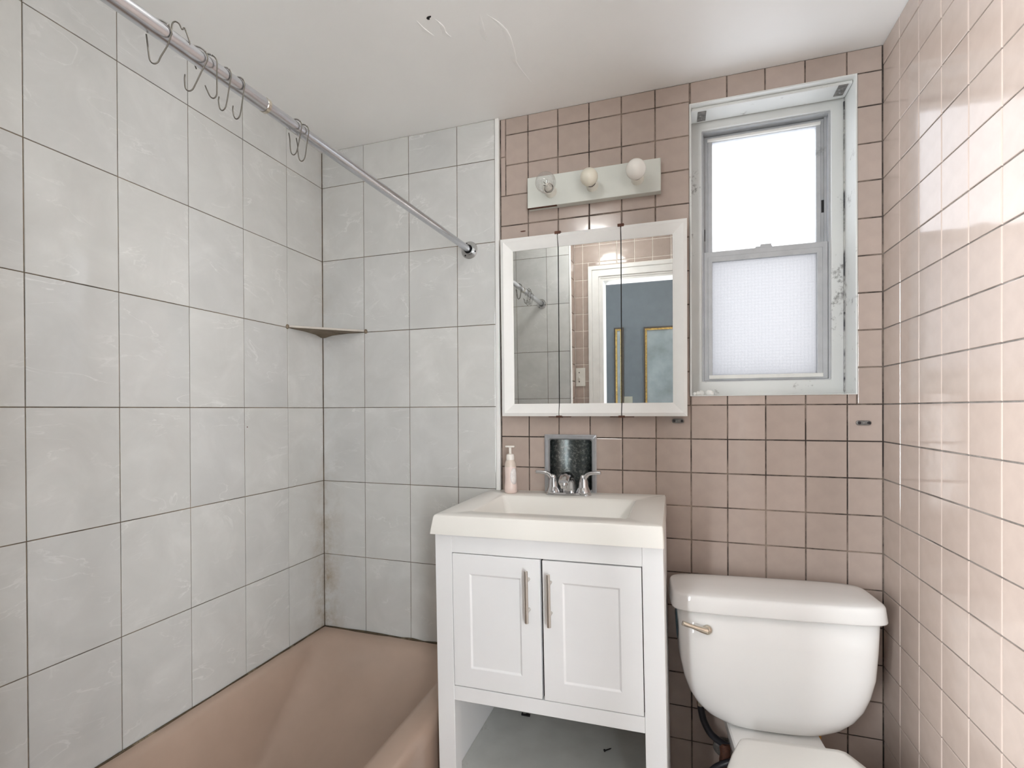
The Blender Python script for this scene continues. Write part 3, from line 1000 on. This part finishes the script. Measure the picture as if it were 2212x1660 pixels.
# ------------------------------------------------------------------ vanity light bar
lf = tag(empty('vanity_light_bar', (1.114, 0, 1.938)), 'pale enamelled light bar with three bulbs above the mirror cabinet', 'light fixture')
bm = box(nb(), -0.2255, 0.2265, -0.030, -0.0005, 0.0, 0.108)
obj('housing', bm, FIXT, lf, bevel=0.002)
boxo('rust_edge', (-0.226, -0.120, -0.0300, -0.020, -0.0012, 0.0005), RUST, lf)
for k, (x, z) in enumerate(((-0.140, 0.047), (0.004, 0.047), (0.153, 0.048))):
    s = obj('socket', lathe(nb(), [(0.0205, -0.0302), (0.0205, -0.036), (0.019, -0.060), (0.0165, -0.060), (0.0165, -0.045)], (x, 0, z), 'Y', 28), SOCKET, lf, smooth=True)
    obj('socket_throat', lathe(nb(), [(0.0164, -0.046), (0.0164, -0.055)], (x, 0, z), 'Y', 24), BLACK, s)
    R = (0.0345, 0.0285, 0.0315)[k]
    L0 = -0.054
    prof = [(0.0125, L0), (0.0135, L0 - 0.010)]
    cyc = L0 - 0.012 - R * 1.15
    for i in range(15):
        a = math.radians(150 - 150 * i / 14.0)
        prof.append((max(0.0004, R * math.sin(a)), cyc - R * math.cos(a) * (1.0)))
    prof = [(r, h) for r, h in prof]
    # reorder so heights run outward
    body = sorted(prof[2:], key=lambda p: -p[1])
    bulb = obj('bulb', lathe(nb(), prof[:2] + body, (x, 0, z), 'Y', 32), (GLASS, BULB_OLD, BULB_OP)[k], lf, smooth='all')
    if k == 0:
        tag(bulb, 'clear glass bulb')
        obj('stem', lathe(nb(), [(0.012, L0 - 0.003), (0.013, L0 - 0.012), (0.006, L0 - 0.022), (0.004, L0 - 0.040), (0.001, L0 - 0.042)], (x, 0, z), 'Y', 16), SOCKET, bulb, smooth='all')
        bm = nb()
        for i in range(5):
            a = 2 * math.pi * i / 5
            tube(bm, [(x + 0.004 * math.cos(a), L0 - 0.035, z + 0.004 * math.sin(a)), (x + 0.011 * math.cos(a), L0 - 0.046, z + 0.011 * math.sin(a))], 0.0008, 5)
        obj('filament_support', bm, SCREWM, bulb)
    else:
        tag(bulb, ('', 'yellowed opal bulb', 'clean white opal bulb')[k])

# ------------------------------------------------------------------ vanity cabinet (local frame: x right, y to the wall, z up from its foot)
VR = -0.0155
VH = 0.93
Rv = Matrix.Rotation(VR, 3, 'Y')
v_loc = Vector((0.7352, YG, 0.9323)) + Rv @ Vector((0, 0, -VH))
van = tag(empty('vanity_cabinet', v_loc, (0, VR, 0)), 'white two door vanity cabinet with an open shelf under the sink', 'cabinet')
VF = -0.445


def vz(z): return z + VH


for (a, b, ft) in ((0.0003, 0.0515, 0.0), (0.5667, 0.6175, -0.0085)):
    boxo('post', (a, b, VF, VF + 0.042, ft, vz(-0.0537)), CAB_W, van, bevel=0.0015)
boxo('side_panel', (0.0005, 0.030, VF + 0.0421, -0.001, 0.0, vz(-0.0537)), CAB_W, van)
boxo('side_panel', (0.590, 0.6172, VF + 0.0421, -0.001, -0.008, vz(-0.0537)), CAB_W, van)
boxo('top_rail', (0.0517, 0.5665, VF + 0.0004, VF + 0.022, vz(-0.1042), vz(-0.0537)), CAB_W, van, bevel=0.0008)
boxo('bottom_rail', (0.0517, 0.5665, VF + 0.0002, VF + 0.022, vz(-0.5165), vz(-0.4765)), CAB_W, van, bevel=0.001)
boxo('cupboard_floor', (0.0302, 0.5898, VF + 0.0222, -0.012, vz(-0.5165), vz(-0.502)), CAB_W, van)
boxo('back_panel', (0.0302, 0.5898, -0.0115, -0.002, vz(-0.60), vz(-0.06)), CAB_W, van)
shelf = boxo('open_shelf', (0.0302, 0.5898, VF + 0.004, -0.004, vz(-0.770), vz(-0.750)), CAB_SHELF, van, bevel=0.001)
boxo('cupboard_shade', (0.032, 0.588, VF + 0.026, VF + 0.0275, vz(-0.500), vz(-0.1)), BLACK, van)  # black sheet behind the doors, paints the shade of the cupboard interior


def vdoor(a, b, z0, z1, px0, px1, pz0, pz1, hx, hz, lean=0.0):
    bm = nb()
    yo, yb = VF - 0.0015, VF + 0.017
    yp = VF + 0.0022
    s = 0.0045
    def rect(x0, x1, c0, c1, y): return [(x0, y, c0), (x1, y, c0), (x1, y, c1), (x0, y, c1)]
    rings = [rect(a, b, z0, z1, yb), rect(a, b, z0, z1, yo), rect(px0, px1, pz0, pz1, yo), rect(px0 + s, px1 - s, pz0 + s, pz1 - s, yp)]
    loft(bm, rings, True, True)
    d = obj('door', bm, CAB_W, van, bevel=0.001)
    h = obj('handle', tube(nb(), [(hx, yo - 0.026, hz - 0.0675), (hx, yo - 0.026, hz + 0.0675)], 0.0052, 16), NICKEL, d, smooth=True)
    for dz in (-0.040, 0.040):
        obj('handle_post', tube(nb(), [(hx, yo - 0.024, hz + dz), (hx, yo - 0.0005, hz + dz)], 0.0042, 12), NICKEL, h, smooth=True)
    return d


vdoor(0.0535, 0.3055, vz(-0.4735), vz(-0.1062), 0.1045, 0.2515, vz(-0.4205), vz(-0.1598), 0.2745, vz(-0.1985))
vdoor(0.3120, 0.5645, vz(-0.4740), vz(-0.1072), 0.3650, 0.5118, vz(-0.4235), vz(-0.1620), 0.3340, vz(-0.2020))

# loose screw on the shelf, dust around it
sc_o = tag(empty('loose_screw', v_loc + Rv @ Vector((0.430, -0.20, vz(-0.7498))), (0, VR, 0.75)), 'small black screw lying on the open vanity shelf', 'screw')
obj('shaft', lathe(nb(), [(0.0018, 0.002), (0.0018, 0.020), (0.0003, 0.026)], (0, 0, 0.0032), 'X', 10), SCREWM, sc_o, smooth=True)
obj('head', lathe(nb(), [(0.0042, -0.001), (0.0042, 0.0005), (0.0018, 0.003)], (0, 0, 0.0044), 'X', 12), SCREWM, sc_o)
cr_o = tag(empty('plaster_crumb', v_loc + Rv @ Vector((0.15, -0.095, vz(-0.7498))), (0, VR, 0)), 'dark crumb lying at the back of the open vanity shelf', 'debris')
bm = nb()
for k in range(6):
    box(bm, 0.005 * k - 0.014, 0.005 * k - 0.0095, -0.004, 0.003, 0, 0.004 + 0.003 * random.random())
obj('crumb', bm, SCREWM, cr_o)

# ------------------------------------------------------------------ sink top
st = tag(empty('sink_top', v_loc + Rv @ Vector((0, 0, VH)), (0, VR, 0)), 'cream one piece sink top with a rectangular basin on the vanity', 'sink')
DEP = 0.4546
bm = nb()
rings = [rr(-0.010, 0.6195, -DEP + 0.004, -0.001, 0.004, -0.0533),
         rr(-0.0108, 0.6198, -DEP - 0.0045, -0.001, 0.005, -0.0528),
         rr(-0.0025, 0.6180, -DEP + 0.001, -0.001, 0.005, -0.006),
         rr(0.0, 0.6165, -DEP + 0.004, -0.0015, 0.006, -0.0012),
         rr(0.003, 0.6140, -DEP + 0.008, -0.003, 0.007, 0.0),
         rr(0.083, 0.532, -0.387, -0.098, 0.016, 0.0),
         rr(0.0865, 0.5285, -0.3835, -0.1015, 0.015, -0.0022),
         rr(0.090, 0.525, -0.379, -0.106, 0.014, -0.009),
         rr(0.125, 0.490, -0.352, -0.150, 0.03, -0.078),
         rr(0.150, 0.465, -0.325, -0.180, 0.035, -0.088),
         rr(0.285, 0.330, -0.262, -0.218, 0.02, -0.094)]
loft(bm, rings, True, True)
box(bm, 0.0435, 0.6150, -0.0030, 0.0105, -0.03, -0.0003)
obj('basin', bm, SINK, st, smooth=True, angle=30)
obj('drain', lathe(nb(), [(0.021, -0.0935), (0.021, -0.0915), (0.015, -0.091), (0.012, -0.093)], (0.3075, -0.24, 0), 'Z', 24), CHROME, st, smooth=True)

# ------------------------------------------------------------------ faucet
fa = tag(empty('faucet', v_loc + Rv @ Vector((0.303, -0.050, VH)), (0, VR, 0)), 'chrome two handle faucet on the sink', 'faucet')
obj('base', loft(nb(), [rr(-0.078, 0.078, -0.024, 0.022, 0.021, 0.0003), rr(-0.078, 0.078, -0.024, 0.022, 0.021, 0.005), rr(-0.074, 0.074, -0.020, 0.018, 0.018, 0.009)]), CHROME, fa, smooth=True)
for s in (-1, 1):
    x = 0.0515 * s
    hb = obj('handle', lathe(nb(), [(0.0245, 0.0060), (0.0235, 0.012), (0.0195, 0.022), (0.0175, 0.026), (0.0165, 0.030), (0.0155, 0.042), (0.0125, 0.056), (0.009, 0.066), (0.004, 0.070)], (x, 0, 0), 'Z', 28), CHROME, fa, smooth='all')
    obj('lever', tube(nb(), smooth_path([(x, -0.002, 0.036), (x + 0.003 * s, -0.003, 0.054), (x + 0.016 * s, -0.004, 0.070), (x + 0.034 * s, -0.005, 0.0755), (x + 0.060 * s, -0.006, 0.0765)], 5),
                      [0.0115, 0.011, 0.0105, 0.010, 0.0095, 0.009, 0.0085, 0.008, 0.0078, 0.0075, 0.007, 0.0066, 0.0068, 0.0066, 0.0065, 0.0064, 0.0063, 0.0062, 0.0061, 0.006, 0.006], 14), CHROME, hb, smooth='all')
path = smooth_path([(0, 0.012, 0.004), (0, 0.010, 0.030), (0, 0.000, 0.055), (0, -0.022, 0.068), (0, -0.052, 0.064), (0, -0.078, 0.052)], 5)
rings = []
for i, p in enumerate(path):
    t = (path[min(i + 1, len(path) - 1)] - path[max(i - 1, 0)]).normalized()
    k = i / (len(path) - 1)
    w, hgt = 0.0255 - 0.0095 * k, 0.0155 - 0.0015 * k
    nrm = Vector((1, 0, 0)).cross(t)
    rings.append([p + Vector((1, 0, 0)) * w * math.cos(2 * math.pi * a / 20) + nrm * hgt * math.sin(2 * math.pi * a / 20) for a in range(20)])
sp = obj('spout', loft(nb(), rings), CHROME, fa, smooth=True, angle=50)
obj('aerator', lathe(nb(), [(0.0145, 0.052), (0.0145, 0.044), (0.0105, 0.041), (0.0100, 0.033), (0.008, 0.033)], (0, -0.073, 0), 'Z', 20), CHROME, sp, smooth=True)

# ------------------------------------------------------------------ soap bottle
sb = tag(empty('soap_bottle', v_loc + Rv @ Vector((0.0985, -0.053, VH + 0.0003)), (0, VR, 0)), 'pink foaming soap pump bottle on the left back corner of the sink', 'soap bottle')
obj('bottle', lathe(nb(), [(0.0195, 0.0003), (0.0225, 0.004), (0.0225, 0.020), (0.0205, 0.038), (0.0195, 0.055), (0.0200, 0.075), (0.0205, 0.092)], N=28, cap1=True), SOAP, sb, smooth=True, angle=60)
obj('bottle_shoulder', lathe(nb(), [(0.0205, 0.0921), (0.0195, 0.104), (0.0165, 0.112), (0.0145, 0.116)], N=28), BOTTLE_CLEAR, sb, smooth=True, angle=60)
pu = obj('pump_collar', lathe(nb(), [(0.0140, 0.1161), (0.0140, 0.128), (0.0125, 0.135), (0.007, 0.137)], N=24), PUMPW, sb, smooth=True)
obj('pump_stem', lathe(nb(), [(0.0045, 0.1372), (0.0045, 0.158), (0.0065, 0.160)], N=16), PUMPW, pu, smooth=True)
obj('pump_head', loft(nb(), [rr(-0.017, 0.017, -0.0065, 0.0065, 0.006, 0.1602), rr(-0.018, 0.018, -0.007, 0.007, 0.006, 0.163), rr(-0.017, 0.017, -0.0062, 0.0062, 0.006, 0.1655)]), PUMPW, pu, smooth=True)
bm = nb()
ring0, ring1 = [], []
cols = []
for i in range(9):
    a = math.radians(-75 + 80 * i / 8)
    edge = abs(i - 4) / 4.0
    hh = 0.028 * math.sqrt(max(0.05, 1 - edge ** 2.6))
    cols.append([(0.0212 * math.cos(a), 0.0212 * math.sin(a), 0.060 + hh * s) for s in (-1, -0.5, 0, 0.5, 1)])
vsx = [[bm.verts.new(p) for p in c] for c in cols]
for a, b in zip(vsx[:-1], vsx[1:]):
    for i in range(4):
        bm.faces.new((a[i], b[i], b[i + 1], a[i + 1]))
lb = obj('label', bm, LABELM, sb, smooth='all')
sd = lb.modifiers.new('solid', 'SOLIDIFY')
sd.thickness = 0.0006

# ------------------------------------------------------------------ recessed niche behind the faucet
nx0, nx1, nz0, nz1 = NICH
ni = tag(empty('recessed_niche', ((nx0 + nx1) / 2, 0, nz0)), 'tarnished metal recess in a steel frame in the tiles behind the faucet', 'wall niche')
hw, hh = (nx1 - nx0) / 2, nz1 - nz0
fr = 0.018
bm = nb()
outer = rr(-hw, hw, 0, hh, 0.003, 0)
inner = rr(-hw + fr, hw - fr + 0.001, fr, hh - fr, 0.009, 0)
def to_y(ring, y): return [(x, y, z) for x, z, _ in ring]
loft(bm, [to_y(outer, -0.001), to_y(outer, -0.006), to_y(rr(-hw + 0.004, hw - 0.004, 0.004, hh - 0.004, 0.003, 0), -0.009), to_y(rr(-hw + fr - 0.004, hw - fr + 0.005, fr - 0.004, hh - fr + 0.004, 0.010, 0), -0.008), to_y(inner, -0.003), to_y(inner, 0.006)], False, False)
obj('niche_frame', bm, NICHE_F, ni, smooth=True)
bm = nb()
iw = hw - fr + 0.003
N = 16
r0_, r1_ = [], []
for i in range(N + 1):
    a = math.pi * i / N
    x, y = -iw * math.cos(a), 0.006 + 0.060 * math.sin(a)
    r0_.append((x, y, fr - 0.003))
    r1_.append((x, y, hh - fr + 0.003))
loft(bm, [r0_, r1_], True, True, closed=False)
obj('recess', bm, NICHE, ni, smooth=True, angle=50)

# ------------------------------------------------------------------ broken accessory brackets
for (x, z, lab) in ((1.392, 1.187, 'rusty fixing left on the tiles under the corner of the mirror cabinet'), (1.912, 1.183, 'rusty fixing left on the tile right of the window sill')):
    e = tag(empty('broken_bracket', (x, -0.0005, z)), lab, 'bracket', 'remains of a towel bar')
    obj('plate', loft(nb(), [to_y(rr(-0.019, 0.019, -0.007, 0.007, 0.0065, 0), 0.0), to_y(rr(-0.019, 0.019, -0.007, 0.007, 0.0065, 0), -0.004), to_y(rr(-0.016, 0.016, -0.005, 0.005, 0.0045, 0), -0.0055)]), HINGE, e)
    for dx in (-0.012, 0.0, 0.012):
        obj('bolt', lathe(nb(), [(0.0042, -0.0055), (0.0042, -0.010), (0.002, -0.0105)], (dx, 0, 0), 'Y', 8), SCREWM if dx else HINGE, e)

# ------------------------------------------------------------------ invented ceiling lamp by the door, out of view, added as fill light
def mat_emit(name, col, strength):
    m, nt, b = new_mat(name)
    b.inputs['Base Color'].default_value = (0.8, 0.8, 0.78, 1)
    b.inputs['Emission Color'].default_value = (*col, 1)
    b.inputs['Emission Strength'].default_value = strength
    return m


FILL_GLOW = mat_emit('fill_lamp_glow', (1.0, 0.985, 0.965), 21.0)
cl = tag(empty('added_fill_lamp', (0.95, -1.15, H)), 'added opal globe fill lamp on the ceiling near the door, out of view', 'lamp')
obj('fill_lamp_base', lathe(nb(), [(0.075, -0.0003), (0.075, -0.012), (0.055, -0.022)], N=28), PAINT, cl, smooth=True)
obj('fill_lamp_globe', lathe(nb(), [(0.05, -0.0222)] + [(0.105 * math.sin(math.radians(a)), -0.070 + 0.050 * math.cos(math.radians(a))) for a in range(32, 181, 12)], N=28), FILL_GLOW, cl, smooth='all')

# ------------------------------------------------------------------ bathtub
tb = tag(empty('bathtub', (0, 0, 0)), 'tan enamelled bathtub in the tiled alcove', 'bathtub')
TX1, TY0, TY1, RIM = 0.722, -D_TUB + 0.002, YG - 0.002, 0.334
K = 8
bm = nb()
rings = [rr(0.002, TX1, TY0, TY1, 0.004, 0.0, K), rr(0.002, TX1, TY0, TY1, 0.006, 0.285, K), rr(0.002, TX1 - 0.001, TY0, TY1, 0.010, 0.312, K),
         rr(0.002, TX1 - 0.010, TY0, TY1, 0.012, 0.328, K), rr(0.003, TX1 - 0.026, TY0 + 0.001, TY1 - 0.001, 0.016, RIM, K),
         rr(0.018, TX1 - 0.072, TY0 + 0.05, TY1 - 0.030, 0.050, RIM - 0.0005, K),
         rr(0.030, TX1 - 0.088, TY0 + 0.062, TY1 - 0.045, 0.070, RIM - 0.006, K),
         rr(0.040, TX1 - 0.098, TY0 + 0.070, TY1 - 0.058, 0.085, RIM - 0.020, K),
         rr(0.050, TX1 - 0.106, TY0 + 0.076, TY1 - 0.082, 0.100, RIM - 0.050, K),
         rr(0.070, TX1 - 0.122, TY0 + 0.084, TY1 - 0.170, 0.120, RIM - 0.120, K),
         rr(0.098, TX1 - 0.146, TY0 + 0.092, TY1 - 0.290, 0.130, RIM - 0.200, K),
         rr(0.125, TX1 - 0.170, TY0 + 0.105, TY1 - 0.390, 0.120, RIM - 0.250, K),
         rr(0.165, TX1 - 0.210, TY0 + 0.14, TY1 - 0.480, 0.100, RIM - 0.270, K),
         rr(0.30, TX1 - 0.35, TY0 + 0.4, TY1 - 0.70, 0.03, RIM - 0.276, K)]
loft(bm, rings, True, True)
o = obj('tub_shell', bm, TUBM, tb, smooth=True, angle=60)
bm = nb()
cp = [(0.004, TY0 + 0.1 + (TY1 - TY0 - 0.1) * i / 20.0, 0.335 + random.uniform(-0.001, 0.001)) for i in range(21)]
tube(bm, cp, [random.uniform(0.0022, 0.0045) for _ in cp], 7)
obj('caulk_bead', bm, CAULK, tb, smooth='all')
bm = nb()
cp = [(0.004 + (TX1 - 0.01) * i / 14.0, TY1 - 0.002, 0.335 + random.uniform(-0.0012, 0.0012)) for i in range(15)]
tube(bm, cp, [random.uniform(0.0025, 0.006) for _ in cp], 7)
obj('caulk_bead', bm, CAULK, tb, smooth='all')

# ------------------------------------------------------------------ toilet
TYAW, TROLL = 0.085, -0.005
to = tag(empty('toilet', (1.630, -0.042, 0.0), (0, TROLL, TYAW)), 'white close coupled toilet with a closed lid beside the vanity', 'toilet')
yc = -0.1035
obj('tank', loft(nb(), [sup(0, yc, 0.060, 0.045, 2.6, 0.334), sup(0, yc, 0.115, 0.064, 3.0, 0.337), sup(0, yc, 0.148, 0.074, 3.2, 0.345), sup(0, yc, 0.178, 0.081, 3.6, 0.362), sup(0, yc, 0.203, 0.086, 4.2, 0.388),
                        sup(0, yc, 0.222, 0.089, 4.8, 0.420), sup(0, yc, 0.236, 0.091, 5.4, 0.460), sup(0, yc, 0.246, 0.093, 6, 0.510), sup(0, yc, 0.252, 0.094, 6, 0.580), sup(0, yc, 0.256, 0.095, 6, 0.664)]), PORC, to, smooth='all')
obj('tank_lid', loft(nb(), [sup(0, yc, 0.262, 0.098, 6, 0.6635), sup(0, yc, 0.271, 0.104, 6, 0.6650), sup(0, yc, 0.2715, 0.1058, 6, 0.669), sup(0, yc, 0.2685, 0.1040, 6, 0.692), sup(0, yc, 0.2670, 0.1030, 6, 0.7040), sup(0, yc, 0.2645, 0.1010, 6, 0.7085),
                            sup(0, yc, 0.2590, 0.0965, 5.8, 0.7110), sup(0, yc, 0.235, 0.080, 4.6, 0.7145), sup(0, yc, 0.18, 0.050, 4, 0.7170), sup(0, yc, 0.10, 0.02, 3, 0.7175)]), PORC, to, smooth='all')
lv = obj('flush_lever', lathe(nb(), [(0.0135, -0.1975), (0.0135, -0.2015), (0.011, -0.206), (0.006, -0.209), (0.001, -0.2095)], (-0.180, 0, 0.618), 'Y', 20), BRASSY, to, smooth='all')
obj('lever_arm', tube(nb(), smooth_path([(-0.180, -0.207, 0.618), (-0.198, -0.211, 0.6225), (-0.220, -0.214, 0.630), (-0.246, -0.216, 0.638)], 4), [0.0105, 0.010, 0.0095, 0.0088, 0.008, 0.0072, 0.0066, 0.0062, 0.006, 0.006, 0.0062, 0.0064, 0.0062], 10), BRASSY, lv, smooth='all')
bm = nb()
vsx = []
for i in range(7):
    z = 0.565 + 0.085 * i / 6
    w_ = 0.028 * math.sin(math.pi * (i + 1.2) / 8.5)
    hx = 0.2565
    vsx.append([bm.verts.new((-hx + 0.0012 * (6 - i) * 0.35, yc - 0.030 - w_, z)), bm.verts.new((-hx + 0.0012 * (6 - i) * 0.35, yc - 0.030 + w_, z))])
for a, b in zip(vsx[:-1], vsx[1:]):
    bm.faces.new((a[0], a[1], b[1], b[0]))
stk = obj('sticker', bm, STICKER, to)
stk.modifiers.new('s', 'SOLIDIFY').thickness = 0.001
# bowl: ledge under the tank, body, seat and lid
obj('bowl', loft(nb(), [sup(0, -0.36, 0.105, 0.235, 3.4, 0.0), sup(0, -0.36, 0.103, 0.232, 3.2, 0.03), sup(0, -0.38, 0.098, 0.22, 3.0, 0.12), sup(0, -0.43, 0.110, 0.235, 2.8, 0.22),
                        sup(0, -0.490, 0.140, 0.225, 2.5, 0.30), sup(0, -0.515, 0.160, 0.215, 2.4, 0.345), sup(0, -0.520, 0.168, 0.214, 2.4, 0.358), sup(0, -0.520, 0.158, 0.204, 2.4, 0.362)]), PORC, to, smooth='all')
obj('tank_ledge', loft(nb(), [rr(-0.095, 0.095, -0.34, -0.05, 0.03, 0.20), rr(-0.118, 0.112, -0.34, -0.035, 0.03, 0.300), rr(-0.120, 0.114, -0.34, -0.033, 0.03, 0.328), rr(-0.116, 0.110, -0.335, -0.037, 0.028, 0.3335)]), PORC, to, smooth=True)


def seat_ring(grow, z):
    """straight hinge edge at the back, flaring to an oval front"""
    half = [(0.0, -0.300), (0.060, -0.2995), (0.104, -0.3005), (0.118, -0.306), (0.126, -0.320), (0.148, -0.365), (0.168, -0.415), (0.181, -0.475), (0.184, -0.530),
            (0.177, -0.590), (0.158, -0.645), (0.128, -0.690), (0.088, -0.722), (0.045, -0.738), (0.0, -0.743)]
    ring = half + [(-x, y) for x, y in half[-2:0:-1]]
    cx, cy = 0.0, -0.50
    out = []
    for x, y in ring:
        v = Vector((x - cx, y - cy))
        k = (v.length + grow) / v.length if v.length else 1
        out.append((cx + v.x * k, cy + v.y * k, z))
    return out


se = obj('seat', loft(nb(), [seat_ring(-0.004, 0.3623), seat_ring(0.0, 0.365), seat_ring(0.0, 0.378), seat_ring(-0.004, 0.381)]), SEAT_M, to, smooth=True)
obj('seat_lid', loft(nb(), [seat_ring(-0.004, 0.3815), seat_ring(0.001, 0.384), seat_ring(0.001, 0.392), seat_ring(-0.005, 0.399), seat_ring(-0.025, 0.4025), seat_ring(-0.09, 0.4055), seat_ring(-0.16, 0.4065)]), SEAT_M, to, smooth=True, angle=50)
for x in (-0.075, 0.075):
    boxo('hinge_block', (x - 0.016, x + 0.016, -0.315, -0.288, 0.3338, 0.375), SEAT_M, to, bevel=0.004)
obj('gasket', lathe(nb(), [(0.010, 0.300), (0.010, 0.338)], (0.118, -0.115, 0), 'Z', 12), OCHRE, to)
# supply hose and stop valve at the wall
sv = tag(empty('supply_valve', (1.515, -0.004, 0.130)), 'corroded stop valve with a black supply hose under the left of the toilet tank', 'valve')
obj('hose', tube(nb(), smooth_path([(-0.058, -0.056, 0.165), (-0.057, -0.056, 0.150), (-0.048, -0.056, 0.115), (-0.028, -0.056, 0.080), (0.005, -0.056, 0.058), (0.030, -0.056, 0.052)], 5), 0.0105, 12), RUBBER, sv, smooth='all')
obj('hose_nut', lathe(nb(), [(0.011, 0.165), (0.0125, 0.168), (0.0125, 0.182), (0.009, 0.184), (0.009, 0.196)], (-0.058, -0.056, 0), 'Z', 8), BRASSY, sv)
obj('valve_body', lathe(nb(), [(0.016, -0.012), (0.018, 0.01), (0.015, 0.03), (0.017, 0.05), (0.012, 0.062)], (0.012, -0.060, 0), 'Z', 14), RUST, sv, smooth=True)
obj('valve_pipe', lathe(nb(), [(0.010, -0.060), (0.010, -0.0005)], (0.012, 0, 0.012), 'Y', 12), RUST, sv, smooth=True)
obj('valve_escutcheon', lathe(nb(), [(0.032, -0.0005), (0.030, -0.006), (0.011, -0.012)], (0.012, 0, 0.012), 'Y', 20), HINGE, sv, smooth=True)
obj('drip_hose', tube(nb(), smooth_path([(0.045, -0.075, 0.028), (0.020, -0.085, 0.022), (-0.010, -0.085, 0.004), (-0.030, -0.080, -0.020), (-0.036, -0.070, -0.050), (-0.030, -0.06, -0.1), (-0.02, -0.05, -0.1285)], 5), 0.0095, 12), RUBBER, sv, smooth='all')
